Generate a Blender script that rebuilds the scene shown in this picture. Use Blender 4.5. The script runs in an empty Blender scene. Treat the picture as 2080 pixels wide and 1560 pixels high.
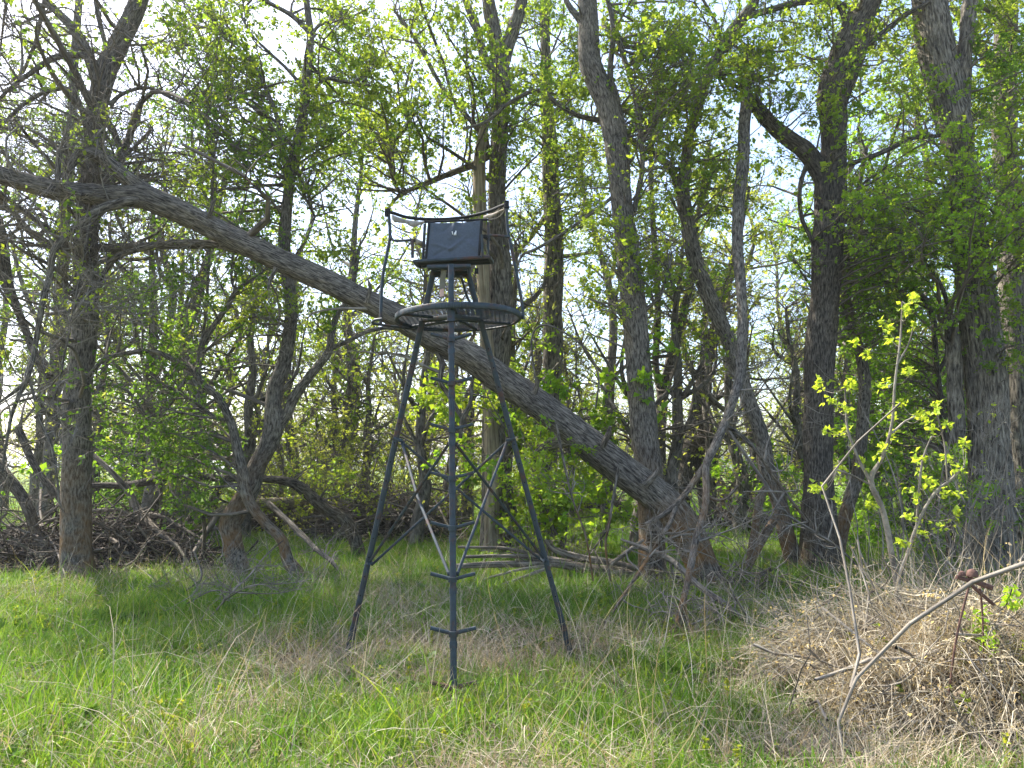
import bpy, math, random
import numpy as np
from mathutils import Vector, Matrix

# ------------------------------------------------------------------ camera, sky, sun
W, H, F = 2080.0, 1560.0, 1563.0          # photograph size and focal length in its pixels
HORIZON, CAM_Z = 950.0, 1.6
PITCH = math.atan((HORIZON - H / 2) / F)
SUN_AZ = (-0.80, 0.60)                    # towards the sun, ground plan
SUN_EL = math.radians(50)
scene = bpy.context.scene
C = scene.collection
cam_data = bpy.data.cameras.new('camera'); cam = bpy.data.objects.new('camera', cam_data); C.objects.link(cam)
cam.location = (0, 0, CAM_Z); cam.rotation_euler = (math.radians(90) + PITCH, 0, 0)
cam_data.sensor_width = 36.0; cam_data.lens = 36.0 * F / W
cam_data.clip_start = 0.05; cam_data.clip_end = 6000
scene.camera = cam
world = bpy.data.worlds.new('World'); scene.world = world; world.use_nodes = True
wn = world.node_tree; wn.nodes.clear()
sky = wn.nodes.new('ShaderNodeTexSky'); sky.sky_type = 'NISHITA'; sky.sun_disc = False
sky.sun_elevation = SUN_EL; sky.sun_rotation = math.atan2(SUN_AZ[0], SUN_AZ[1])
sky.air_density = 1.0; sky.dust_density = 3.0; sky.ozone_density = 1.0; sky.altitude = 300
bg = wn.nodes.new('ShaderNodeBackground'); bg.inputs['Strength'].default_value = 0.15
wo = wn.nodes.new('ShaderNodeOutputWorld')
wn.links.new(sky.outputs[0], bg.inputs[0]); wn.links.new(bg.outputs[0], wo.inputs[0])
sun_data = bpy.data.lights.new('sun', 'SUN'); sun_data.energy = 4.2; sun_data.angle = math.radians(0.6)
sun_data.color = (1.0, 0.95, 0.86)
sun = bpy.data.objects.new('sun', sun_data); C.objects.link(sun)
sd = Vector((SUN_AZ[0] * math.cos(SUN_EL), SUN_AZ[1] * math.cos(SUN_EL), math.sin(SUN_EL)))
sun.rotation_euler = sd.to_track_quat('Z', 'Y').to_euler(); sun.location = (-10, 10, 30)
vs = scene.view_settings; vs.view_transform = 'Standard'; vs.look = 'None'; vs.gamma = 1.0
vs.exposure = 1.72
scene.render.engine = 'CYCLES'
cy = scene.cycles; cy.max_bounces = 4; cy.diffuse_bounces = 3; cy.glossy_bounces = 1
cy.transmission_bounces = 4; cy.transparent_max_bounces = 4; cy.caustics_reflective = False; cy.caustics_refractive = False

rng = np.random.default_rng(7)
random.seed(7)

# ------------------------------------------------------------------ pixels to places
CP, SP = math.cos(PITCH), math.sin(PITCH)
def P(px, py, D):
    """point seen at pixel (px,py) standing D metres away over the ground"""
    cx = (np.asarray(px, float) - W / 2) / F; cy_ = (H / 2 - np.asarray(py, float)) / F
    y = CP - SP * cy_; z = SP + CP * cy_
    t = np.asarray(D, float) / y
    return np.stack([cx * t, y * t, CAM_Z + z * t], -1)
def ground_z(x, y):
    x = np.asarray(x, float); y = np.asarray(y, float)
    k = np.clip((y - 3) / 4, 0, 1) * np.clip((60 - y) / 20, 0, 1)
    return k * (0.035 * np.sin(x * 0.9 + 1.3) * np.cos(y * 0.7) + 0.025 * np.sin(x * 2.1 + y * 1.7))
def G(px, py):
    """point of the ground seen at pixel"""
    cx = (px - W / 2) / F; cy_ = (H / 2 - py) / F
    y = CP - SP * cy_; z = SP + CP * cy_
    t = CAM_Z / -z
    for _ in range(4):
        t = (CAM_Z - float(ground_z(cx * t, y * t))) / -z
    return np.array([cx * t, y * t, CAM_Z + z * t])

# ------------------------------------------------------------------ noise
def _hash(i, j, s):
    n = (i * 374761393 + j * 668265263 + s * 974634777) & 0xffffffff
    n = ((n ^ (n >> 13)) * 1274126177) & 0xffffffff
    return ((n ^ (n >> 16)) & 0xffff) / 65535.0
def vnoise(x, y, s=0):
    xi = np.floor(x).astype(np.int64); yi = np.floor(y).astype(np.int64)
    fx = x - xi; fy = y - yi; fx = fx * fx * (3 - 2 * fx); fy = fy * fy * (3 - 2 * fy)
    a = _hash(xi, yi, s); b = _hash(xi + 1, yi, s); c = _hash(xi, yi + 1, s); d = _hash(xi + 1, yi + 1, s)
    return (a + (b - a) * fx) * (1 - fy) + (c + (d - c) * fx) * fy
def nrm(v):
    return v / np.maximum(np.linalg.norm(v, axis=-1, keepdims=True), 1e-9)

# ------------------------------------------------------------------ mesh helpers
def mesh_from(name, verts, loops, starts, smooth=False, uv=None, col=None):
    me = bpy.data.meshes.new(name)
    verts = np.asarray(verts, np.float32); loops = np.asarray(loops, np.int32); starts = np.asarray(starts, np.int32)
    me.vertices.add(len(verts)); me.vertices.foreach_set('co', verts.ravel())
    me.loops.add(len(loops)); me.loops.foreach_set('vertex_index', loops)
    me.polygons.add(len(starts)); me.polygons.foreach_set('loop_start', starts)
    if uv is not None:
        l = me.uv_layers.new(name='UVMap'); l.data.foreach_set('uv', np.asarray(uv, np.float32).ravel())
    if col is not None:
        a = me.color_attributes.new('tint', 'FLOAT_COLOR', 'POINT'); a.data.foreach_set('color', np.asarray(col, np.float32).ravel())
    me.update(calc_edges=True)
    me.validate()
    if smooth:
        me.polygons.foreach_set('use_smooth', np.ones(len(me.polygons), bool))
    return me
class Acc:
    """collects faces of one part"""
    def __init__(s): s.v = []; s.l = []; s.st = []; s.uv = []; s.c = []; s.n = 0; s.ln = 0
    def add(s, v, faces, uv=None, col=None):
        k = faces.shape[1]
        s.v.append(v); s.l.append((faces + s.n).ravel()); s.st.append(s.ln + np.arange(len(faces)) * k)
        s.n += len(v); s.ln += faces.size
        if uv is not None: s.uv.append(uv.reshape(-1, 2))
        if col is not None: s.c.append(col)
    def mesh(s, name, smooth=False):
        if not s.v: return None
        return mesh_from(name, np.concatenate(s.v), np.concatenate(s.l), np.concatenate(s.st), smooth,
                         np.concatenate(s.uv) if s.uv else None, np.concatenate(s.c) if s.c else None)
def obj(name, me, mat=None, parent=None, kind=None):
    o = bpy.data.objects.new(name, me); C.objects.link(o)
    if me is not None and mat is not None and not me.materials: me.materials.append(mat)
    if parent is not None: o.parent = parent
    if kind: o['kind'] = kind
    return o
def tag(o, label, cat, group=None, kind=None):
    o['label'] = label; o['category'] = cat
    if group: o['group'] = group
    if kind: o['kind'] = kind
    return o
def thing(name, label, cat, loc=(0, 0, 0), group=None):
    o = bpy.data.objects.new(name, None); C.objects.link(o); o.location = loc
    o.empty_display_size = 0.2
    return tag(o, label, cat, group)

def smooth_path(pts, rad, step):
    """Catmull-Rom resample"""
    pts = np.asarray(pts, float); rad = np.asarray(rad, float)
    if len(pts) < 3:
        n = max(2, int(np.linalg.norm(pts[-1] - pts[0]) / step)); t = np.linspace(0, 1, n + 1)[:, None]
        return pts[0] + (pts[-1] - pts[0]) * t, rad[0] + (rad[-1] - rad[0]) * t[:, 0]
    p = np.vstack([2 * pts[0] - pts[1], pts, 2 * pts[-1] - pts[-2]])
    out = []; ro = []
    for i in range(1, len(p) - 2):
        L = np.linalg.norm(p[i + 1] - p[i]); n = max(1, int(round(L / step)))
        t = (np.arange(n) / n)[:, None]
        a, b, c, d = p[i - 1], p[i], p[i + 1], p[i + 2]
        out.append(0.5 * (2 * b + (c - a) * t + (2 * a - 5 * b + 4 * c - d) * t * t + (3 * b - a - 3 * c + d) * t ** 3))
        ro.append(rad[i - 1] + (rad[i] - rad[i - 1]) * t[:, 0])
    out.append(pts[-1:]); ro.append(rad[-1:])
    return np.vstack(out), np.concatenate(ro)
def frames(path):
    t = nrm(np.gradient(path, axis=0))
    n = np.cross(t[0], [0.0, 1.0, 0.03]);
    if np.linalg.norm(n) < 0.05: n = np.cross(t[0], [1.0, 0, 0])
    n = n / np.linalg.norm(n); N = [n]
    for i in range(1, len(path)):
        n = n - t[i] * np.dot(n, t[i]); n = n / max(np.linalg.norm(n), 1e-6); N.append(n)
    N = np.array(N); B = np.cross(t, N)
    return t, N, B
def bark_tube(acc, path, rad, sides, bark=0.0, seed=0, lump=0.06, cap=True, freq=1.0, flare=0.0):
    """round member with furrowed bark raised as geometry; uv in metres"""
    t, N, B = frames(path)
    n = len(path); s = np.concatenate([[0], np.cumsum(np.linalg.norm(np.diff(path, axis=0), axis=1))])
    th = np.linspace(0, 2 * math.pi, sides, endpoint=False)
    TH, S = np.meshgrid(th, s); R = np.repeat(rad[:, None], sides, 1)
    cx, sx = np.cos(TH), np.sin(TH)
    rr = R * (1 + lump * (vnoise(cx * 1.3 + 7 + S * 1.1, sx * 1.3 + S * 0.9, seed) - 0.5) * 2)
    if flare > 0:
        rr = rr * (1 + flare * np.exp(-S / 0.16) * (0.55 + 0.8 * vnoise(cx * 2.2 + 9, sx * 2.2 + 5, seed + 3)))
    if bark > 0:
        U = TH * np.mean(rad)
        wob = (vnoise(cx * 3 + S * 5, sx * 3 + 3, seed + 1) - 0.5) * 0.05
        k = freq * 26
        a = vnoise(cx * np.mean(rad) * k + wob * k + 50, sx * np.mean(rad) * k + S * freq * 8.5, seed + 5)
        b = vnoise(cx * np.mean(rad) * k * 2.1 + 20, sx * np.mean(rad) * k * 2.1 + S * freq * 17, seed + 9)
        ridge = 1 - np.abs(a * 2 - 1) * 1.6
        rr = rr + bark * (np.clip(ridge, -0.6, 1) * 0.75 + (b - 0.5) * 0.5) * np.clip(R / 0.12, 0.3, 1)
    V = path[:, None, :] + rr[..., None] * (cx[..., None] * N[:, None, :] + sx[..., None] * B[:, None, :])
    V = V.reshape(-1, 3)
    i = np.arange(n - 1)[:, None] * sides; j = np.arange(sides)[None, :]; j2 = (j + 1) % sides
    f = np.stack([i + j, i + j2, i + sides + j2, i + sides + j], -1).reshape(-1, 4)
    u0 = (th * np.mean(rad)); u1 = np.append(u0[1:], 2 * math.pi * np.mean(rad))
    uv = np.zeros((n - 1, sides, 4, 2))
    uv[..., 0, 0] = u0; uv[..., 1, 0] = u1; uv[..., 2, 0] = u1; uv[..., 3, 0] = u0
    uv[..., 0, 1] = s[:-1, None]; uv[..., 1, 1] = s[:-1, None]; uv[..., 2, 1] = s[1:, None]; uv[..., 3, 1] = s[1:, None]
    acc.add(V, f, uv + np.array([seed * 1.37, seed * 0.61]))
    if cap:
        for e, base in ((0, 0), (n - 1, (n - 1) * sides)):
            ring = V[base:base + sides]; ctr = path[e][None]
            vv = np.vstack([ring, ctr]); k = np.arange(sides); ff = np.stack([k, (k + 1) % sides, np.full(sides, sides)], 1)
            if e == 0: ff = ff[:, ::-1]
            acc.add(vv, ff, np.tile(np.array([[[0, 0], [0.01, 0], [0, 0.01]]]), (sides, 1, 1)))
def twig_tubes(acc, pts, rad, sides=3):
    """many thin members at once: pts (B,N,3), rad (B,N)"""
    if len(pts) == 0: return
    Bn, N_, _ = pts.shape
    t = nrm(np.gradient(pts, axis=1))
    ref = nrm(np.cross(pts[:, -1] - pts[:, 0], rng.normal(size=(Bn, 3))))[:, None, :]
    n = nrm(ref - t * np.sum(ref * t, -1, keepdims=True)); b = np.cross(t, n)
    th = np.linspace(0, 2 * math.pi, sides, endpoint=False)
    V = pts[:, :, None, :] + rad[:, :, None, None] * (np.cos(th)[None, None, :, None] * n[:, :, None, :] + np.sin(th)[None, None, :, None] * b[:, :, None, :])
    base = (np.arange(Bn) * N_ * sides)[:, None, None]; i = (np.arange(N_ - 1) * sides)[None, :, None]; j = np.arange(sides)[None, None, :]; j2 = (j + 1) % sides
    f = np.stack([base + i + j, base + i + j2, base + i + sides + j2, base + i + sides + j], -1).reshape(-1, 4)
    uv = np.zeros((len(f), 4, 2)); uv[:, 2:, 1] = 0.1; uv[:, 1:3, 0] = 0.02
    uv += rng.random((len(f), 1, 2)) * 5
    acc.add(V.reshape(-1, 3), f, uv)
def grow(start, dirs, length, npts, gnarl=0.25, up=0.0):
    """polylines (B,npts,3) wandering from start"""
    Bn = len(start); out = np.zeros((Bn, npts, 3)); out[:, 0] = start; d = nrm(dirs)
    for k in range(1, npts):
        d = nrm(d + rng.normal(size=(Bn, 3)) * gnarl + np.array([0, 0, up]))
        out[:, k] = out[:, k - 1] + d * (length / (npts - 1))[:, None]
    return out
def leaves(acc, pos, dirs, size, col, per=3, spread=0.9, droop=0.15):
    """sprigs of folded leaflets"""
    if len(pos) == 0: return
    n = len(pos)
    for k in range(per):
        d = nrm(nrm(dirs) + rng.normal(size=(n, 3)) * spread - np.array([0, 0, droop]))
        side = nrm(np.cross(d, rng.normal(size=(n, 3)) * 0.5 + np.array([0, 0, 1.0]))); nor = np.cross(side, d)
        L = (size * rng.uniform(0.65, 1.25, n))[:, None]; w = L * rng.uniform(0.30, 0.42, (n, 1))
        p0 = pos + d * L * 0.12
        v = np.stack([p0, p0 + d * L * 0.45 + side * w + nor * w * 0.35, p0 + d * L - nor * L * 0.12, p0 + d * L * 0.45 - side * w + nor * w * 0.35], 1)
        i = np.arange(n)[:, None] * 4
        f = np.vstack([i + np.array([0, 2, 1]), i + np.array([0, 3, 2])])
        c = np.clip(col * rng.uniform(0.8, 1.2, (n, 1)), 0, 1); c4 = np.concatenate([c, np.ones((n, 1))], 1)
        acc.add(v.reshape(-1, 3), f, None, np.repeat(c4, 4, 0))

# ------------------------------------------------------------------ materials
def mat(name):
    m = bpy.data.materials.new(name); m.use_nodes = True; nt = m.node_tree
    b = nt.nodes['Principled BSDF']; return m, nt, b
def node(nt, t, **kw):
    n = nt.nodes.new(t)
    for k, v in kw.items(): setattr(n, k, v)
    return n
def ramp(nt, fac, stops):
    r = node(nt, 'ShaderNodeValToRGB'); nt.links.new(fac, r.inputs[0])
    while len(r.color_ramp.elements) < len(stops): r.color_ramp.elements.new(0.5)
    for e, (p, c) in zip(r.color_ramp.elements, stops): e.position = p; e.color = (*c, 1)
    return r.outputs[0]
def noise_node(nt, vec, scale, detail=4, rough=0.6):
    n = node(nt, 'ShaderNodeTexNoise'); n.inputs['Scale'].default_value = scale; n.inputs['Detail'].default_value = detail
    n.inputs['Roughness'].default_value = rough
    if vec is not None: nt.links.new(vec, n.inputs['Vector'])
    return n.outputs[0]
def mixrgb(nt, fac, a, b, mode='MIX'):
    m = node(nt, 'ShaderNodeMix', data_type='RGBA', blend_type=mode)
    for s, v in ((m.inputs[0], fac), (m.inputs[6], a), (m.inputs[7], b)):
        if isinstance(v, (int, float)): s.default_value = v
        elif isinstance(v, tuple): s.default_value = (*v, 1)
        else: nt.links.new(v, s)
    return m.outputs[2]
def bark_mat(name, dark, mid, light, furrow=(22, 3.2), lichen=None, bump=0.8):
    m, nt, b = mat(name)
    uv = node(nt, 'ShaderNodeUVMap'); mp = node(nt, 'ShaderNodeMapping'); nt.links.new(uv.outputs[0], mp.inputs[0])
    mp.inputs['Scale'].default_value = (furrow[0], furrow[1], 1)
    n1 = node(nt, 'ShaderNodeTexNoise'); n1.inputs['Scale'].default_value = 1.0; n1.inputs['Detail'].default_value = 5
    n1.inputs['Roughness'].default_value = 0.7; n1.inputs['Distortion'].default_value = 0.45; nt.links.new(mp.outputs[0], n1.inputs['Vector'])
    tc = node(nt, 'ShaderNodeTexCoord')
    n2 = noise_node(nt, tc.outputs['Object'], 2.2, 3); n3 = noise_node(nt, tc.outputs['Object'], 45, 3)
    col = ramp(nt, n1.outputs[0], [(0.38, dark), (0.5, mid), (0.62, light)])
    grey = ramp(nt, n2, [(0.35, (0.75, 0.75, 0.75)), (0.7, (1.2, 1.17, 1.1))])
    col = mixrgb(nt, 1.0, col, grey, 'MULTIPLY')
    if lichen:
        lo, hi, lcol, amt = lichen
        geo = node(nt, 'ShaderNodeNewGeometry'); sp = node(nt, 'ShaderNodeSeparateXYZ'); nt.links.new(geo.outputs['Position'], sp.inputs[0])
        mr = node(nt, 'ShaderNodeMapRange'); mr.inputs[1].default_value = hi; mr.inputs[2].default_value = lo; nt.links.new(sp.outputs[2], mr.inputs[0])
        nl = noise_node(nt, tc.outputs['Object'], 3.0, 5)
        mu = node(nt, 'ShaderNodeMath', operation='MULTIPLY'); nt.links.new(mr.outputs[0], mu.inputs[0])
        rr = ramp(nt, nl, [(0.40, (0, 0, 0)), (0.62, (amt, amt, amt))]); nt.links.new(rr, mu.inputs[1])
        col = mixrgb(nt, mu.outputs[0], col, lcol)
    nt.links.new(col, b.inputs['Base Color']); b.inputs['Roughness'].default_value = 0.92; b.inputs['Specular IOR Level'].default_value = 0.15
    ad = node(nt, 'ShaderNodeMath', operation='MULTIPLY_ADD'); nt.links.new(n3, ad.inputs[0]); ad.inputs[1].default_value = 0.35; nt.links.new(n1.outputs[0], ad.inputs[2])
    bp = node(nt, 'ShaderNodeBump'); bp.inputs['Strength'].default_value = bump; bp.inputs['Distance'].default_value = 0.05
    nt.links.new(ad.outputs[0], bp.inputs['Height']); nt.links.new(bp.outputs[0], b.inputs['Normal'])
    return m
def leaf_mat(name, trans=0.5, use_attr=True, cols=None, rough=0.5):
    m, nt, b = mat(name)
    if use_attr:
        a = node(nt, 'ShaderNodeVertexColor', layer_name='tint'); col = a.outputs[0]
    else:
        oi = node(nt, 'ShaderNodeObjectInfo'); col = ramp(nt, oi.outputs['Random'], cols)
        a = node(nt, 'ShaderNodeVertexColor', layer_name='tint'); col = mixrgb(nt, 1.0, col, a.outputs[0], 'MULTIPLY')
    nt.links.new(col, b.inputs['Base Color']); b.inputs['Roughness'].default_value = rough; b.inputs['Specular IOR Level'].default_value = 0.25
    tr = node(nt, 'ShaderNodeBsdfTranslucent'); tcol = mixrgb(nt, 1.0, col, (1.55, 1.35, 0.7), 'MULTIPLY'); nt.links.new(tcol, tr.inputs[0])
    mx = node(nt, 'ShaderNodeMixShader'); mx.inputs[0].default_value = trans
    nt.links.new(b.outputs[0], mx.inputs[1]); nt.links.new(tr.outputs[0], mx.inputs[2])
    nt.links.new(mx.outputs[0], nt.nodes['Material Output'].inputs[0])
    return m
def plain(name, col, rough=0.6, var=0.25, scale=14, metal=0.0, bump=0.0, rust=0.0):
    m, nt, b = mat(name)
    tc = node(nt, 'ShaderNodeTexCoord'); n = noise_node(nt, tc.outputs['Object'], scale, 5)
    c = ramp(nt, n, [(0.3, tuple(x * (1 - var) for x in col)), (0.7, tuple(x * (1 + var) for x in col))])
    if rust > 0:
        n2 = noise_node(nt, tc.outputs['Object'], scale * 0.45, 6, 0.7)
        f = ramp(nt, n2, [(0.62 - rust * 0.25, (0, 0, 0)), (0.75 - rust * 0.2, (1, 1, 1))])
        c = mixrgb(nt, f, c, (0.075, 0.036, 0.024))
    nt.links.new(c, b.inputs['Base Color']); b.inputs['Roughness'].default_value = rough; b.inputs['Metallic'].default_value = metal
    b.inputs['Specular IOR Level'].default_value = 0.3
    if bump > 0:
        bp = node(nt, 'ShaderNodeBump'); bp.inputs['Strength'].default_value = bump; bp.inputs['Distance'].default_value = 0.01
        nt.links.new(n, bp.inputs['Height']); nt.links.new(bp.outputs[0], b.inputs['Normal'])
    return m
M = {}
M['bark_ash'] = bark_mat('bark_ash', (0.040, 0.035, 0.030), (0.15, 0.134, 0.114), (0.27, 0.245, 0.21), (52, 10), (0.5, 2.0, (0.22, 0.12, 0.045), 0.75))
M['bark_lean'] = bark_mat('bark_lean', (0.034, 0.030, 0.026), (0.14, 0.124, 0.104), (0.28, 0.25, 0.21), (58, 7), (0.4, 1.3, (0.25, 0.13, 0.04), 1.0))
M['bark_dark'] = bark_mat('bark_dark', (0.024, 0.021, 0.018), (0.095, 0.083, 0.070), (0.19, 0.168, 0.14), (50, 9), (0.2, 1.4, (0.15, 0.10, 0.045), 0.5))
M['bark_cotton'] = bark_mat('bark_cotton', (0.04, 0.035, 0.03), (0.16, 0.142, 0.118), (0.30, 0.27, 0.225), (34, 5))
M['bark_far'] = bark_mat('bark_far', (0.05, 0.045, 0.04), (0.14, 0.127, 0.11), (0.24, 0.218, 0.19), (18, 5), bump=0.5)
M['twig'] = bark_mat('twig', (0.075, 0.065, 0.056), (0.145, 0.126, 0.108), (0.22, 0.195, 0.17), (10, 4), bump=0.2)
M['twig_pale'] = bark_mat('twig_pale', (0.12, 0.105, 0.088), (0.22, 0.195, 0.165), (0.33, 0.30, 0.255), (10, 4), bump=0.3)
M['deadwood'] = bark_mat('deadwood', (0.07, 0.06, 0.05), (0.17, 0.148, 0.125), (0.30, 0.265, 0.225), (26, 2.2), bump=0.7)
M['snag'] = bark_mat('snag', (0.16, 0.125, 0.085), (0.30, 0.245, 0.175), (0.42, 0.36, 0.27), (30, 1.2), bump=0.4)
M['leaf'] = leaf_mat('leaf', 0.58)
M['straw_stick'] = bark_mat('straw_stick', (0.17, 0.147, 0.105), (0.40, 0.352, 0.262), (0.60, 0.54, 0.42), (10, 4), bump=0.2)
M['grass'] = leaf_mat('grass', 0.45, False, [(0.0, (0.065, 0.155, 0.016)), (0.35, (0.10, 0.22, 0.021)), (0.7, (0.14, 0.265, 0.026)), (1.0, (0.21, 0.285, 0.05))])
M['straw'] = leaf_mat('straw', 0.2, False, [(0.0, (0.27, 0.22, 0.155)), (0.5, (0.44, 0.37, 0.27)), (1.0, (0.60, 0.53, 0.41))], 0.7)
M['weed'] = leaf_mat('weed', 0.5, False, [(0.0, (0.14, 0.25, 0.03)), (0.6, (0.24, 0.32, 0.035)), (1.0, (0.34, 0.38, 0.05))])
M['litter_leaf'] = leaf_mat('litter_leaf', 0.15, False, [(0.0, (0.10, 0.075, 0.05)), (0.5, (0.22, 0.17, 0.115)), (1.0, (0.36, 0.29, 0.20))], 0.8)
M['broadleaf'] = leaf_mat('broadleaf', 0.4, False, [(0.0, (0.05, 0.12, 0.02)), (1.0, (0.10, 0.20, 0.03))])
M['paint'] = plain('painted_steel', (0.029, 0.042, 0.051), 0.5, 0.28, 16, 0.0, 0.08, 0.42)
M['paint_rust'] = plain('rusting_steel', (0.045, 0.040, 0.038), 0.7, 0.3, 20, 0.0, 0.1, 1.2)
M['hole'] = plain('hole_shadow', (0.006, 0.006, 0.006), 0.9, 0.1)
M['rust'] = plain('rust_iron', (0.115, 0.062, 0.048), 0.85, 0.4, 30, 0.0, 0.3)
M['fabric'] = plain('black_fabric', (0.074, 0.089, 0.112), 0.85, 0.12, 60, 0.0, 0.1)
M['fabric_dark'] = plain('black_web', (0.012, 0.013, 0.015), 0.8, 0.2)
M['padding'] = plain('torn_padding', (0.36, 0.31, 0.25), 0.9, 0.35, 30)
M['strap'] = plain('strap_web', (0.16, 0.15, 0.11), 0.9, 0.2)
M['tagpink'] = plain('paper_tag', (0.55, 0.36, 0.28), 0.8, 0.1)
M['white'] = plain('white_mark', (0.85, 0.86, 0.86), 0.6, 0.03)

# ------------------------------------------------------------------ ground and field
def ground_mat():
    m, nt, b = mat('ground_soil_grass')
    geo = node(nt, 'ShaderNodeNewGeometry'); pos = geo.outputs['Position']
    n1 = noise_node(nt, pos, 0.55, 5); n2 = noise_node(nt, pos, 6, 6, 0.7); n3 = noise_node(nt, pos, 38, 4)
    green = ramp(nt, n2, [(0.3, (0.040, 0.062, 0.014)), (0.7, (0.10, 0.145, 0.028))])
    dry = ramp(nt, n3, [(0.3, (0.075, 0.055, 0.034)), (0.7, (0.24, 0.19, 0.12))])
    f = ramp(nt, n1, [(0.42, (0.25, 0.25, 0.25)), (0.62, (0.85, 0.85, 0.85))])
    nt.links.new(mixrgb(nt, f, green, dry), b.inputs['Base Color']); b.inputs['Roughness'].default_value = 0.95
    b.inputs['Specular IOR Level'].default_value = 0.1
    bp = node(nt, 'ShaderNodeBump'); bp.inputs['Strength'].default_value = 0.8; bp.inputs['Distance'].default_value = 0.05
    nt.links.new(n2, bp.inputs['Height']); nt.links.new(bp.outputs[0], b.inputs['Normal'])
    return m
def field_mat():
    m, nt, b = mat('field_green')
    geo = node(nt, 'ShaderNodeNewGeometry'); mp = node(nt, 'ShaderNodeMapping'); nt.links.new(geo.outputs['Position'], mp.inputs[0])
    mp.inputs['Scale'].default_value = (0.05, 0.5, 1)
    n1 = noise_node(nt, mp.outputs[0], 1.0, 5); n2 = noise_node(nt, geo.outputs['Position'], 3, 5)
    c = ramp(nt, n1, [(0.35, (0.12, 0.19, 0.030)), (0.7, (0.19, 0.26, 0.05))])
    c = mixrgb(nt, 0.35, c, ramp(nt, n2, [(0.3, (0.07, 0.12, 0.02)), (0.7, (0.24, 0.27, 0.09))]))
    nt.links.new(c, b.inputs['Base Color']); b.inputs['Roughness'].default_value = 0.95; b.inputs['Specular IOR Level'].default_value = 0.1
    return m
def sheet(xs, ys, zf):
    X, Y = np.meshgrid(xs, ys); Z = zf(X, Y); V = np.stack([X, Y, Z], -1).reshape(-1, 3)
    nx, ny = len(xs), len(ys); i = (np.arange(ny - 1) * nx)[:, None] + np.arange(nx - 1)[None]
    f = np.stack([i, i + 1, i + nx + 1, i + nx], -1).reshape(-1, 4)
    a = Acc(); a.add(V, f); return a
gx = np.concatenate([[-2500, -800, -250, -90, -45], np.arange(-26, 26.1, 0.4), [45, 90, 250, 800, 2500]])
gy = np.concatenate([[-400, -80, -15], np.arange(-2, 30.1, 0.4), [34, 40, 48, 60, 80, 120, 250, 700, 3500]])
obj('ground', sheet(gx, gy, ground_z).mesh('ground', True), ground_mat(), kind='structure')
obj('field', sheet(np.array([-1500, -300, 0, 300, 1500.0]), np.array([52, 90, 200, 600, 2500.0]), lambda x, y: x * 0 + 0.006 + 0 * y).mesh('field'), field_mat(), kind='structure')

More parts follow.
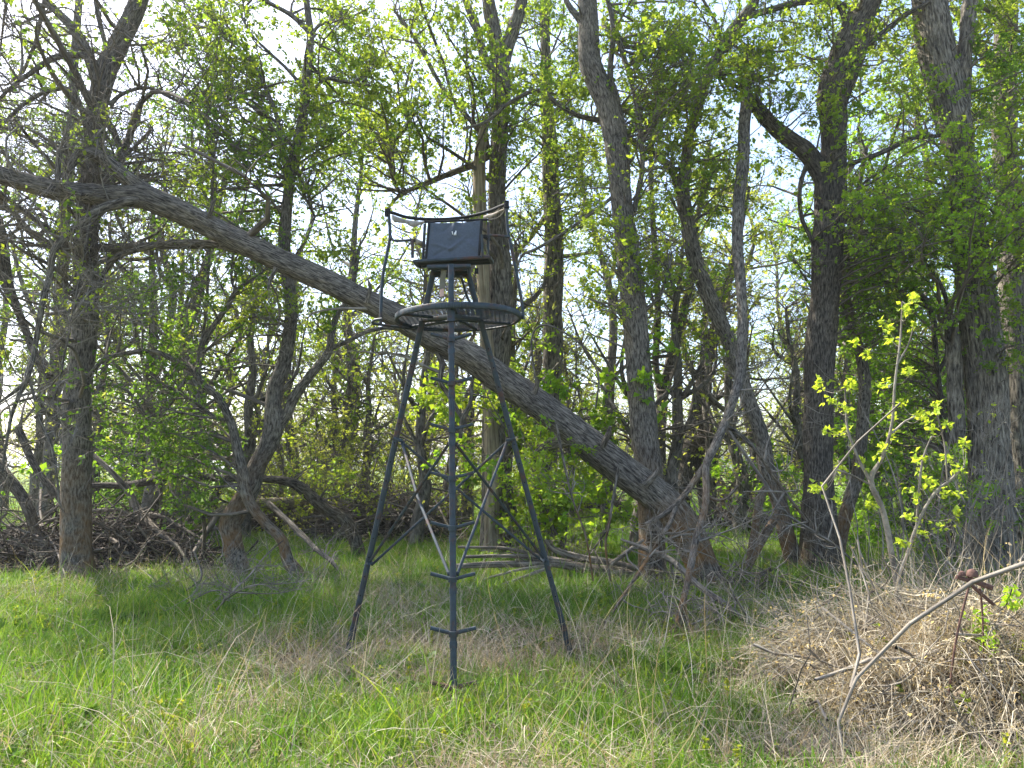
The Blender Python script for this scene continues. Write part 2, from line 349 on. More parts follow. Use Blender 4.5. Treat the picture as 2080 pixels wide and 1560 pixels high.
# ------------------------------------------------------------------ trees
COL_GREEN = np.array([0.125, 0.245, 0.03]); COL_YG = np.array([0.26, 0.35, 0.042]); COL_DEEP = np.array([0.095, 0.20, 0.028])
COL_BRIGHT = np.array([0.19, 0.365, 0.03]); COL_PALE = np.array([0.29, 0.34, 0.10])
def crown(limb_samples, limb_rad, targets, aT, aL, leafy=1.0, size=0.050, cols=(COL_GREEN, COL_YG), twigs=6.5, twl=(0.25, 0.6),
          sub=2.2, per=3, rbase=0.008, curl=0.22, step_bias=0.7, sub_leaf=2.4, thick=1.3):
    """branches from the limbs to the target points, twigs along them, sprigs of leaves on the twigs"""
    T = np.asarray(targets); n = len(T)
    if n == 0: return
    S = limb_samples; idx = np.zeros(n, int)
    for k in range(n):
        d = np.linalg.norm(S - T[k], axis=1) * rng.uniform(0.7, 1.3, len(S)) + step_bias * np.maximum(0, S[:, 2] - T[k, 2] + 0.3)
        idx[k] = np.argmin(d)
    A = S[idx]; L = np.linalg.norm(T - A, axis=1); NP = 8
    mid = (A + T) / 2 + rng.normal(size=(n, 3)) * (curl * L)[:, None] + np.array([0, 0, 0.10]) * L[:, None]
    t = np.linspace(0, 1, NP)[None, :, None]
    pts = (1 - t) ** 2 * A[:, None] + 2 * t * (1 - t) * mid[:, None] + t ** 2 * T[:, None]
    wig = np.cumsum(rng.normal(size=(n, NP, 3)), 1) * 0.018 * L[:, None, None]; wig -= wig[:, :1]; wig *= (1 - t * 0.3)
    pts = pts + wig
    r0 = np.minimum(limb_rad[idx] * 0.7, rbase + 0.0085 * L * thick); rad = r0[:, None] * (1 - np.linspace(0, 1, NP)[None] * 0.78)
    twig_tubes(aT, pts, rad, 4)
    # twigs
    cnt = np.maximum(1, rng.poisson(np.clip(L * twigs, 2, 26))); owner = np.repeat(np.arange(n), cnt); m = len(owner)
    u = rng.uniform(0.22, 1.0, m) * (NP - 1); i0 = np.minimum(u.astype(int), NP - 2); fr = (u - i0)[:, None]
    st = pts[owner, i0] * (1 - fr) + pts[owner, i0 + 1] * fr
    tan = nrm(pts[owner, i0 + 1] - pts[owner, i0])
    dr = nrm(tan * 0.7 + nrm(rng.normal(size=(m, 3))) * 0.9 + np.array([0, 0, 0.15]))
    tl = rng.uniform(*twl, m)
    tp = grow(st, dr, tl, 4, 0.30, 0.05)
    tr = np.repeat(rng.uniform(0.0028, 0.0048, m)[:, None], 4, 1) * np.linspace(1, 0.45, 4)[None] * thick
    twig_tubes(aT, tp, tr, 3)
    # twiglets
    c2 = rng.poisson(sub, m); o2 = np.repeat(np.arange(m), c2); k2 = rng.integers(1, 4, len(o2))
    s2 = tp[o2, k2]; d2 = nrm(nrm(tp[o2, k2] - tp[o2, k2 - 1]) * 0.6 + nrm(rng.normal(size=(len(o2), 3))))
    p2 = grow(s2, d2, rng.uniform(0.10, 0.30, len(o2)), 3, 0.25, 0.05)
    twig_tubes(aT, p2, np.repeat(np.array([[0.0026, 0.002, 0.0012]]), len(o2), 0) * thick, 3)
    if leafy <= 0: return
    mixb = np.clip(rng.normal(0.5, 0.33, n), 0, 1); dens = np.clip(rng.gamma(2.2, 1 / 2.2, n), 0.1, 2.2)
    def put(points, dirs, own, mean):
        k = rng.poisson(mean * leafy * 1.65 * dens[own]); w = np.repeat(np.arange(len(points)), k)
        if len(w) == 0: return
        b = np.clip(mixb[own[w]] + rng.normal(0, 0.15, len(w)), 0, 1)[:, None]
        c = cols[0] * (1 - b) + cols[1] * b
        leaves(aL, points[w] + rng.normal(size=(len(w), 3)) * 0.028, dirs[w], size * rng.lognormal(0, 0.28, len(w)), c, per)
    put(tp[:, 3], tp[:, 3] - tp[:, 2], owner, 1.9)
    put(tp[:, 1], tp[:, 2] - tp[:, 1], owner, 0.7)
    put(p2[:, 2], p2[:, 2] - p2[:, 1], owner[o2], sub_leaf * 0.5)
    put(p2[:, 1], p2[:, 2] - p2[:, 1], owner[o2], sub_leaf * 0.25)

def limb3(pts, D):
    dd = [(q[3] if len(q) > 3 else D) for q in pts]
    p = np.array([P(q[0], q[1], d) for q, d in zip(pts, dd)])
    r = np.array([q[2] * 0.5 * d / F * 1.0 for q, d in zip(pts, dd)])
    return p, r
def samples(limbs, skip=0.25):
    S = []; R = []
    for k, (p, r) in enumerate(limbs):
        q, rr = smooth_path(p, r, 0.15)
        if k == 0: a = int(len(q) * skip); q, rr = q[a:], rr[a:]
        S.append(q); R.append(rr)
    return np.vstack(S), np.concatenate(R)
def region(cx, cy_, rx, ry, d0, d1, n):
    if cy_ < -100: n = int(n * 0.45)      # crowns above the frame stay open, so the clearing is sunlit
    a = rng.uniform(0, 2 * math.pi, n); r = np.sqrt(rng.random(n))
    return P(cx + 1.22 * rx * r * np.cos(a), cy_ + 1.15 * ry * r * np.sin(a), rng.uniform(d0, d1, n))
TREES = {}
def tree(name, label, D, limbs, canopy=(), mat_trunk='bark_ash', bark=0.011, sides=40, step=0.045, leafy=1.0, group=None, cat='tree',
         freq=1.0, flare=0.25, base=True, twig_mat='twig', free=None, **kw):
    L = [limb3(l, D) for l in limbs]
    p, r = L[0]
    if base:
        b = p[0].copy(); b[2] = min(float(ground_z(b[0], b[1])) - 0.12, b[2] - 0.02); 
        if p[0][2] - b[2] > 0.05: p = np.vstack([b, p]); r = np.concatenate([[r[0]], r]); L[0] = (p, r)
    root = thing(name, label, cat, tuple(p[0]), group)
    off = p[0]
    seed = len(TREES) * 13 + 5
    for k, (p, r) in enumerate(L):
        big = r.max() > 0.05
        q, rr = smooth_path(p - off, r, step if big else 0.06)
        q = q + (np.cumsum(rng.normal(size=q.shape), 0) * 0.0) 
        a = Acc(); bark_tube(a, q, rr, sides if k == 0 else max(8, min(sides, int(r.max() * 260))), bark if big else bark * 0.4, seed + k, 0.13, True, freq, flare if (k == 0 and base) else 0.0)
        obj('trunk' if k == 0 else 'limb', a.mesh('trunk' if k == 0 else 'limb', True), M[mat_trunk], root)
    S, R = samples(L); S = S - off
    aT, aL = Acc(), Acc()
    for reg in canopy:
        kk = dict(kw); 
        if len(reg) > 7: kk.update(reg[7])
        lf = kk.pop('leafy', leafy)
        crown(S, R, region(*reg[:7]) - off, aT, aL, lf, **kk)
    if aT.v: obj('twigs', aT.mesh('twigs'), M[twig_mat], root, 'stuff')
    if aL.v: obj('crown', aL.mesh('crown'), M['leaf'], root, 'stuff')
    TREES[name] = root
    return root

tree('ash_tree', 'straight grey trunk with a tangle of bare dead branches above the brush pile', 11.3,
  [[(158,1170,62),(156,1120,57),(153,1000,56),(157,900,53),(158,800,50),(165,740,48),(173,640,48),(178,430,44),(190,300,38),(200,210,40),(218,140,40),(250,75,38),(281,0,38),(300,-80,34),(310,-200,28)],
   [(203,200,20),(182,120,22),(150,60,19),(112,20,15),(70,-30,12),(20,-90,8)],
   [(195,130,16),(165,112,14),(110,118,13),(60,150,10),(20,180,7),(-30,230,5)],
   [(190,300,12),(150,190,11),(100,185,9),(50,210,8),(0,256,7),(-60,290,5)],
   [(222,215,10),(250,190,8),(300,178,7),(350,200,6),(420,235,5),(480,300,4)],
   [(225,130,10),(206,60,10),(195,0,10),(190,-70,8)],
   [(213,235,10),(232,270,13),(245,310,12),(238,340,8),(255,380,6)],
   [(150,505,18),(110,500,15),(60,470,14),(20,425,12),(-30,400,8)],
   [(200,790,9),(225,780,7),(265,800,6),(300,850,5),(335,860,3)]],
  [(90,170,230,210,9.0,13,74),(350,190,120,190,10,12.8,30),(60,430,150,170,9.2,12.4,40),(280,430,150,140,10,12.8,24),(70,250,300,320,8.6,12.5,46,{'twigs':2.2,'curl':0.42,'thick':2.3,'leafy':0,'twl':(0.4,1.2),'sub':1.0}),(60,760,150,160,9.4,11.6,9,{'twigs':3}),
   (60,-150,260,170,9.5,13,40),(330,-150,150,150,10,13,20,{'leafy':0.9})],
  leafy=0.06, freq=1.15, twigs=7, sub=2.6, curl=0.34, twl=(0.35,1.1), thick=1.5, size=0.06)

tree('leaning_tree', 'thick leaning trunk with orange lichen at its foot, sloping across behind the metal stand', 10.2,
  [[(1446,1200,68),(1424,1142,62),(1388,1070,63),(1345,1018,63),(1268,955,66),(1204,908,64),(1130,850,60),(1040,784,58),(960,726,55,10.1),(880,685,52,10.1),(800,640,50,10),(700,590,48,10),(620,552,47,9.9),(500,497,46,9.8),(400,447,46,9.8),(320,412,48,9.7),(285,400,46,9.7),(230,396,42,9.7),(120,385,40,9.6),(60,371,38,9.6),(0,355,38,9.5),(-90,335,34,9.5),(-220,310,26,9.4),(-330,260,16,9.3)],
   [(345,425,36,9.8),(300,392,32,9.75),(255,360,31,9.7),(215,328,29,9.7),(188,312,25,9.6),(165,310,20,9.6),(148,330,17,9.55),(140,350,11,9.5)],
   [(290,408,22,9.65),(250,412,20,9.6),(200,428,17,9.55),(150,465,15,9.5),(112,505,13,9.4),(100,560,12,9.4),(85,622,12,9.3),(72,700,11,9.3),(58,762,9,9.2),(28,830,7,9.2),(12,905,5,9.1),(5,960,3,9.1)],
   [(480,506,18,9.9),(420,494,14,10),(350,494,13,10.1),(285,506,12,10.2),(240,522,12,10.3),(216,548,12,10.4),(200,585,9,10.4),(192,640,6,10.4)],
   [(165,395,14,9.5),(122,380,13,9.4),(118,345,12,9.4),(120,305,11,9.4)],
   [(185,440,5,9.5),(135,700,5,9.4),(108,810,5,9.35),(70,850,4,9.3)],
   [(60,765,9,9.2),(30,795,7,9.2),(-20,830,5,9.2)],
   [(60,770,6,9.2),(84,860,6,9.2),(104,905,6,9.2),(116,970,5,9.2),(120,1020,4,9.2),(135,1050,2,9.2)],
   [(1165,890,30,10.2),(1115,905,22,10.4),(1085,930,16,10.6),(1068,965,10,10.7)],
   [(882,700,12,10.1),(898,738,11,10.1),(894,775,10,10.1),(910,800,10,10.2),(930,835,9,10.2),(950,870,5,10.3)],
   [(1225,905,14,10.0),(1236,880,10,9.9),(1240,866,7,9.85)],[(1085,800,13,9.9),(1092,778,9,9.85),(1090,766,4,9.8)],[(745,615,11,9.8),(752,585,8,9.75),(748,570,4,9.7)],[(560,545,10,9.7),(548,572,7,9.65),(545,586,3,9.6)],[(425,440,12,9.65),(432,415,8,9.6),(440,402,3,9.6)],[(1310,985,16,9.95),(1330,965,10,9.9),(1338,950,5,9.9)],
   [(1130,862,5,9.9),(1150,960,5,9.8),(1165,1020,4,9.8),(1190,1090,4,9.7),(1205,1180,3,9.6)],[(1256,950,6,9.9),(1238,1060,6,9.8),(1230,1110,5,9.8),(1240,1180,4,9.7)],[(1090,790,4,9.9),(1080,690,4,9.9),(1110,660,4,9.9),(1180,700,4,9.9),(1215,760,4,9.9),(1210,830,3,9.9)],
   [(960,770,6,10.1),(955,820,9,10.1),(940,850,11,10.15),(935,890,8,10.2)]],
  [(70,560,110,180,8.8,9.8,22),(250,560,160,90,9.4,10.6,26),(60,860,90,130,8.8,9.6,16),(150,280,110,90,9,10,16),(560,640,160,90,9.9,10.8,10),
   (1120,960,60,60,9.9,10.6,14,{'leafy':1.4,'cols':(COL_BRIGHT,COL_YG)})],
  mat_trunk='bark_lean', bark=0.014, sides=50, step=0.036, leafy=0.06, flare=0.12, freq=1.0, twigs=7, sub=2.6, curl=0.30, thick=1.5, twig_mat='twig_pale')

tree('forked_tree', 'crooked grey tree with a kink at the knee, forking under the leaning trunk', 11.6,
  [[(490,1172,42),(479,1130,36),(470,1085,36),(468,1060,40),(484,1030,40),(508,990,38),(520,950,39),(545,905,37),(558,862,40),(556,820,30),(562,780,30),(576,745,29),(588,680,27),(591,612,25),(586,567,25),(578,500,23),(583,417,22),(592,352,20),(605,288,20),(616,235,19),(621,176,18),(627,112,17),(630,70,16),(624,16,13),(618,-50,11),(608,-150,8)],
   [(566,868,24),(582,842,22),(603,800,20),(634,759,18),(668,715,17),(674,680,14),(686,635,12),(706,612,11),(720,560,9),(730,500,7)],
   [(672,708,10),(714,689,8),(755,671,8),(800,668,6),(850,690,4)],
   [(628,64,11),(590,30,10),(545,5,9),(495,-25,8),(440,-70,5)],
   [(633,72,7),(650,50,7),(690,41,6),(728,28,5),(760,10,3)],
   [(616,180,9),(588,145,7),(550,109,6),(510,70,5),(490,32,4)],
   [(620,186,8),(640,178,8),(663,160,7),(700,165,6),(752,174,4)],
   [(583,380,12),(577,310,10),(560,230,9),(530,160,8),(490,90,6),(440,60,4)],
   [(606,350,8),(605,470,0.5)][:1]+[(600,300,8),(612,380,6),(640,440,5)]],
  [(560,110,190,150,10.5,13.5,70),(480,330,150,150,10.5,13,42),(700,250,110,140,10.6,13,34),(520,-160,260,170,10,14,46),(560,620,170,110,11,13,26),(660,520,100,110,11,12.6,18)],
  leafy=0.9, bark=0.010, freq=1.2, cols=(COL_GREEN, COL_YG))

tree('crooked_sapling_tree', 'thin crooked stem crossing the knee of the forked tree, its bare arm arching left', 11.2,
  [[(603,1168,28),(584,1136,22),(572,1095,20),(543,1066,20),(518,1036,20),(503,1009,22),(493,961,21),(483,920,20),(475,880,18),(468,855,18),(443,806,17),(414,782,16),(400,758,15),(406,735,11),(411,702,11),(432,665,11),(462,622,10),(482,588,9),(520,563,6),(560,530,4)],
   [(402,764,12),(378,745,11),(355,732,11),(312,713,10),(262,717,10),(214,728,9),(187,755,8),(160,772,7),(120,778,6),(80,790,4)],
   [(402,745,8),(404,715,7),(418,640,6),(425,515,6),(430,415,5),(438,300,4),(470,170,3)],
   [(478,590,5),(470,560,6),(480,470,5),(500,400,4)],
   [(470,850,8),(440,850,7),(400,820,6),(350,790,5),(300,760,3)]],
  [(400,560,130,140,10.4,12,40),(300,800,130,90,10.4,11.8,26),(430,330,110,150,10.4,12,22),(350,900,110,50,11,12.5,14)],
  leafy=0.65, bark=0.007, sides=28, mat_trunk='bark_ash', cols=(COL_DEEP, COL_GREEN), twigs=7)

tree('bowed_tree', 'dark trunk bowed over into a long horizontal arch behind the forked tree', 13.6,
  [[(730,1136,26),(722,1100,25),(700,1057,25),(658,1031,25),(620,998,24),(590,980,19),(537,973,14),(483,972,15),(429,971,15),(362,963,16),(308,977,16),(254,986,14),(200,986,12),(140,992,9),(90,1010,6)]],
  [(450,940,180,60,13,14.5,10),(660,960,80,60,13,14,8)], mat_trunk='bark_dark', leafy=0.5, bark=0.008, sides=30, flare=0.15)

tree('cottonwood_tree', 'big furrowed trunk behind the stand, splitting into three upright stems', 14.4,
  [[(1003,1118,54),(1001,1060,48),(1000,980,46),(1002,880,45),(1006,780,46),(1014,700,48),(1018,640,48),(1015,550,44),(1010,450,38),(1010,380,36),(1012,340,36),(1016,246,36),(1017,164,36),(1007,82,30),(992,0,28),(985,-90,26),(980,-220,20)],
   [(1012,190,26),(1028,102,28),(1046,48,27),(1057,10,25),(1066,-70,20),(1080,-180,14)],
   [(1005,150,18),(985,120,18),(968,55,17),(946,0,14),(928,-70,11),(910,-160,8)],
   [(1014,300,16),(970,330,14),(920,350,13),(860,375,11),(815,395,8),(790,420,5)],[(1010,330,12),(960,250,11),(900,180,10),(850,90,8),(800,20,5)],[(815,400,8),(795,350,9),(800,290,9),(830,250,8),(822,190,6),(840,120,4)],
   [(1037,1112,22),(1030,1060,18),(1020,1000,14)]],
  [(890,180,200,210,11.4,16.5,54,{'leafy':0.8}),(1080,170,80,150,13.2,15.5,24),(960,-170,260,190,12.5,16.5,46),(790,150,170,190,11.5,17,32,{'leafy':0.8}),
   (760,300,120,120,13,16,20),(1060,560,60,120,14.5,16,10)],
  mat_trunk='bark_cotton', bark=0.016, freq=0.85, leafy=0.75, size=0.056)
tree('dead_snag', 'pale barkless dead stem with woodpecker holes, leaning on the furrowed trunk behind the seat', 14.15,
  [[(1000,1105,30),(1000,1000,28),(996,860,28),(990,700,27),(985,620,27),(979,500,27),(975,420,27),(973,340,25),(977,290,22),(986,250,16),(989,236,7)]],
  mat_trunk='snag', bark=0.005, sides=26, flare=0.1, cat='dead tree')

tree('tall_tree', 'upright grey trunk standing behind the bright shrub, right of the furrowed trunk', 16.2,
  [[(1110,1104,48),(1108,1040,42),(1110,960,40),(1118,860,38),(1122,740,38),(1122,640,39),(1124,560,40),(1124,480,39),(1120,400,36),(1117,320,33),(1112,230,27),(1110,160,23),(1107,60,21),(1106,-30,19),(1104,-140,15)],
   [(1096,1095,22),(1100,1050,20),(1125,1000,20),(1135,960,18)],
   [(1118,420,10),(1080,480,9),(1050,520,8),(1030,600,6)],
   [(1115,260,10),(1150,200,8),(1180,120,6)]],
  [(1110,120,100,150,14.5,17.5,32),(1180,420,70,130,15,17.5,26),(1080,400,70,130,15,17,18),(1100,-150,170,150,14.5,18,26),(1190,250,60,120,15,17.5,16)],
  mat_trunk='bark_cotton', bark=0.012, leafy=0.95)

tree('rough_barked_tree', 'stout rough-barked trunk standing behind the foot of the leaning tree', 10.9,
  [[(1328,1180,58),(1326,1140,53),(1325,1090,51),(1320,1000,53),(1310,900,50),(1306,850,49),(1299,760,48),(1289,650,46),(1280,560,45),(1273,490,44),(1262,400,45),(1253,320,48),(1236,225,48),(1212,160,47),(1199,120,44),(1195,50,38),(1193,0,37),(1188,-90,33),(1180,-220,26)],
   [(1196,80,20),(1182,45,16),(1160,18,13),(1146,-10,11),(1125,-70,8)],
   [(1272,330,22),(1262,260,20),(1250,190,15),(1240,150,12),(1245,60,10),(1230,-20,8)],
   [(1288,430,12),(1305,330,11),(1290,200,10),(1262,100,11),(1243,30,10),(1225,-30,8)],
   [(1268,505,8),(1200,540,8),(1160,560,7),(1100,590,6)][:1]+[(1262,398,7),(1220,420,7),(1150,470,6),(1090,505,6),(1060,520,5),(1045,560,4)],
   [(1300,640,9),(1340,600,8),(1360,540,6)]],
  [(1310,120,110,150,9.8,12.5,40),(1200,-150,220,170,9.8,13,26),(1230,520,70,160,10,12.2,18),(1330,330,60,120,10.2,12,18),(1370,160,80,120,10,12,20),(1340,560,60,120,10.6,12,14)],
  mat_trunk='bark_ash', bark=0.015, freq=0.9, leafy=0.75, twigs=7.5)

tree('curving_tree', 'slender trunk curving up left from beside the dark trunk, then back right', 11.9,
  [[(1626,1168,44),(1612,1134,37),(1598,1088,34),(1587,1035,32),(1571,989,31),(1555,940,32),(1550,895,30),(1522,814,29),(1503,760,29),(1485,700,30),(1449,621,31),(1422,554,31),(1405,500,30),(1394,440,27),(1384,385,29),(1392,340,24),(1399,280,22),(1417,218,22),(1433,160,24),(1453,122,22),(1485,64,22),(1515,28,22),(1533,0,20),(1545,-60,18),(1560,-160,13)],
   [(1380,380,18),(1364,346,16),(1340,320,15),(1302,298,14),(1270,276,14),(1222,247,12),(1171,234,10),(1129,208,10),(1094,183,9),(1036,208,8),(988,247,7),(940,262,5)],
   [(1508,34,16),(1560,22,14),(1620,4,12),(1690,4,11),(1740,20,8)],
   [(1445,145,9),(1470,160,9),(1505,182,8)],
   [(1400,300,7),(1350,300,7),(1300,330,6),(1260,390,5)][:1]+[(1372,350,7),(1340,340,7),(1300,350,6)],
   [(1465,110,8),(1460,60,7),(1440,20,7),(1410,-30,5)]],
  [(1430,60,110,110,10.8,13,34),(1440,330,80,110,11,13,26),(1250,210,120,80,11,13,18),(1500,-140,180,150,10.6,14,18),(1580,130,80,110,11.2,13,26),(1440,640,60,110,11.4,13,10)],
  mat_trunk='bark_ash', bark=0.010, leafy=0.8, sides=36)

tree('dark_forked_tree', 'stout dark trunk with a torn limb stub at its fork', 11.7,
  [[(1668,1166,84),(1666,1120,72),(1665,1080,65),(1662,1000,58),(1661,900,57),(1664,800,56),(1667,700,56),(1675,600,56),(1682,500,57),(1686,440,56),(1688,380,60),(1692,330,56),(1694,290,50),(1692,240,54),(1688,200,58),(1698,155,58),(1722,90,57),(1745,40,56),(1762,0,55),(1785,-70,50),(1810,-200,40)],
   [(1684,372,48),(1665,345,38),(1638,308,34),(1600,280,31),(1565,250,28),(1538,218,25),(1522,198,18)],
   [(1704,225,26),(1716,190,26),(1732,150,26),(1746,110,24),(1758,60,22),(1770,0,20)],
   [(1705,340,14),(1722,335,11),(1760,322,10),(1800,306,10),(1850,281,9),(1905,276,7),(1948,264,4)],
   [(1740,100,14),(1765,88,12),(1800,62,11),(1835,32,10),(1880,8,8),(1930,-20,5)],
   [(1720,50,12),(1700,10,11),(1640,5,10),(1590,14,9),(1556,26,7)],
   [(1655,330,5),(1658,312,8),(1672,322,8),(1690,345,2)],
   [(1640,330,9),(1625,380,9),(1628,440,9),(1650,490,8),(1668,540,8),(1680,580,7),(1672,640,5),(1678,715,3)],
   [(1672,545,6),(1690,590,5),(1700,640,3)]],
  [(1640,110,110,110,10.5,13,34),(1800,120,90,120,10.8,13.2,36),(1850,400,170,120,9.8,12.8,40,{'cols':(COL_BRIGHT,COL_YG),'leafy':0.62}),(1740,-160,260,150,10,14,16),(1600,420,60,120,11,13,12,{'leafy':0.4}),(1790,560,90,130,11.4,13,30,{'cols':(COL_GREEN,COL_BRIGHT)})],
  mat_trunk='bark_dark', bark=0.017, freq=0.95, leafy=1.0, sides=54)

tree('broken_hanging_limb', 'grey broken limb hanging from the torn fork, its split ends propped on the grass', 10.9,
  [[(1516,158,3,11.5),(1518,182,13,11.5),(1517,206,25,11.5),(1512,260,25,11.4),(1508,340,24,11.2),(1500,430,23,11),(1498,500,22,10.8),(1503,560,22,10.6),(1508,640,20,10.4),(1507,700,20,10.2),(1504,760,19,10),(1490,810,18,9.8),(1474,858,17,9.6),(1453,905,18,9.4),(1436,940,16,9.2),(1434,960,15,9.1),(1435,1008,14,8.9),(1428,1050,14,8.7),(1412,1099,14,8.5),(1404,1142,14,8.2),(1393,1196,12,7.9),(1383,1237,12,7.6),(1372,1270,10,7.4),(1358,1300,8,7.15)],
   [(1438,940,15,9.3),(1426,955,14,9.2),(1402,990,12,9.2),(1377,1021,12,9.1),(1348,1045,10,9.1),(1310,1065,6,9.0)],
   [(1374,1025,9,9.1),(1362,1060,9,9),(1335,1105,8,8.9),(1322,1125,7,8.9),(1300,1160,7,8.6),(1262,1215,6,8.1),(1250,1235,6,8),(1200,1305,4,7.3)],
   [(1390,1205,8,7.8),(1394,1250,7,7.6),(1408,1290,5,7.3)],
   [(1436,1010,7,8.9),(1470,1015,6,8.9),(1500,985,5,8.9)],
   [(1470,862,9,9.6),(1500,880,9,9.6),(1540,920,8,9.6),(1580,980,7,9.7),(1640,1060,5,9.8)]],
  [(1380,1240,90,60,7.2,8.2,14),(1480,1080,100,100,8.4,9.6,16),(1560,820,70,140,9.5,10.5,14),(1330,1120,60,60,8.4,9.2,8)],
  mat_trunk='bark_ash', bark=0.010, sides=26, leafy=0, base=False, cat='dead branch', twigs=7, sub=2.5, curl=0.3, twig_mat='twig_pale', thick=1.3)

tree('side_stem_tree', 'smooth grey stem rising just behind the dark trunk with the torn limb', 12.6,
  [[(1698,1150,30),(1708,1088,26),(1725,1021,26),(1742,967,25),(1750,900,23),(1755,830,23),(1756,769,23),(1745,711,20),(1727,657,18),(1718,590,16),(1722,500,13),(1740,400,10),(1760,300,7)]],
  [(1760,700,80,120,12,14,22),(1770,450,80,120,12,14,22)], bark=0.008, leafy=0.8, sides=26, mat_trunk='bark_ash', cols=(COL_GREEN,COL_BRIGHT))

tree('furrowed_tree', 'massive deeply furrowed trunk rising behind the tangle of coppice shoots', 11.9,
  [[(2022,1172,108),(2016,1110,92),(2012,1050,83),(2008,900,77),(2001,770,75),(1992,700,73),(1982,600,70),(1971,500,63),(1962,400,56),(1951,320,53),(1937,250,60),(1921,180,64),(1904,100,66),(1888,0,68),(1878,-90,60),(1870,-220,50)],
   [(1950,270,32),(1953,190,30),(1960,100,28),(1968,30,28),(1975,-20,27),(1990,-110,22),(2010,-220,16)],
   [(1944,900,30),(1940,800,28),(1935,700,26),(1930,640,20)]],
  [(1960,380,150,130,9.4,12,34,{'cols':(COL_BRIGHT,COL_YG),'leafy':0.6}),(1880,230,80,100,12.4,14,16),(2000,120,110,120,11,13.5,26),(1940,-170,240,150,10.5,14.5,18),(1850,500,80,100,11,13,20,{'cols':(COL_GREEN,COL_BRIGHT)}),(2060,420,60,120,10.4,12,18,{'cols':(COL_BRIGHT,COL_YG),'leafy':0.7}),(2060,640,40,120,10.8,12,14)],
  mat_trunk='bark_cotton', bark=0.024, freq=0.75, sides=64, leafy=1.0)
tree('edge_tree', 'straight grey trunk beside the massive furrowed one, with a pale limb slanting left', 13.6,
  [[(2082,1132,62),(2078,1000,56),(2072,850,52),(2063,700,49),(2056,560,47),(2048,430,46),(2041,300,47),(2038,160,44),(2044,0,40),(2048,-90,36),(2054,-220,26)],
   [(2030,170,26),(2008,120,24),(1985,85,20),(1960,50,16),(1930,10,12)]],
  [(2060,100,90,150,12.2,15,30),(2050,-160,150,140,12,15,20),(2100,350,90,160,12,15,24)], mat_trunk='bark_cotton', bark=0.014, freq=0.9, leafy=1.0)
tree('bent_stem_tree', 'thin dark stem bent like an elbow, left of the massive furrowed trunk', 12.8,
  [[(1932,1142,18),(1925,1000,15),(1916,860,13),(1905,767,12),(1900,718,12),(1896,652,13),(1873,603,13),(1828,554,10),(1800,500,9),(1795,402,8),(1800,330,7),(1830,230,5)],
   [(1838,565,7),(1790,560,6),(1740,540,5)],[(1905,760,9),(1930,700,8),(1925,620,9),(1900,560,8),(1860,520,6),(1820,510,4)]],
  [(1820,430,80,120,12.2,13.8,26),(1860,680,70,110,12.4,13.8,20),(1800,820,80,120,12.5,14,22)], mat_trunk='bark_dark', bark=0.005, sides=20, leafy=0.8, cols=(COL_GREEN,COL_BRIGHT))
tree('black_stem_tree', 'dark trunk leaning right in the gap beyond the leaning tree, open field behind', 19.5,
  [[(1382,1074,36),(1384,1030,32),(1392,960,34),(1404,900,34),(1413,850,33),(1424,790,30),(1433,740,28),(1447,690,26),(1462,640,22),(1480,570,18),(1500,480,14),(1520,380,10)],
   [(1420,950,14),(1425,900,18),(1432,1000,0.5)][:2]+[(1420,860,16)],
   [(1432,1070,18),(1426,1010,15),(1418,950,16),(1412,900,14)],
   [(1425,780,12),(1400,740,12),(1388,690,10),(1395,620,8)]],
  [(1480,640,90,150,18,21.5,20),(1500,420,100,120,18,22,20),(1410,620,60,100,18.5,21,10)], mat_trunk='bark_dark', bark=0.008, leafy=0.8, sides=30, size=0.07, cols=(COL_YG,COL_PALE))
tree('twin_stem_tree', 'dark thin trunk rising just right of the rough-barked trunk', 16.5,
  [[(1352,1102,28),(1345,1000,24),(1340,900,22),(1345,814,22),(1358,751,20),(1372,690,20),(1384,640,18),(1400,585,16),(1412,500,13),(1420,420,10),(1440,300,8)],
   [(1346,820,14),(1332,740,14),(1336,640,13),(1330,500,12),(1322,360,10),(1330,220,8)]],
  [(1330,620,60,150,15.5,17.8,24),(1390,460,80,110,15.5,18,26),(1350,260,90,120,15.5,18,24)], mat_trunk='bark_dark', bark=0.008, leafy=0.95, sides=26)
tree('shaded_tree', 'dim trunk behind the straight grey trunk and its brush pile', 20.0,
  [[(88,1076,30),(92,1020,26),(100,940,25),(106,860,26),(118,700,26),(125,560,24),(132,420,22),(142,300,20),(150,150,17),(160,0,14),(170,-150,10)],
   [(115,720,10),(70,640,9),(40,560,8),(20,470,6)],[(112,760,9),(60,700,7),(20,690,5)]],
  [(120,250,130,150,18,22,40),(60,620,80,160,18.5,21.5,28),(210,620,70,150,19,22,26),(100,-160,200,150,18,23,20)], mat_trunk='bark_far', bark=0.01, leafy=0.85, sides=28, size=0.065)

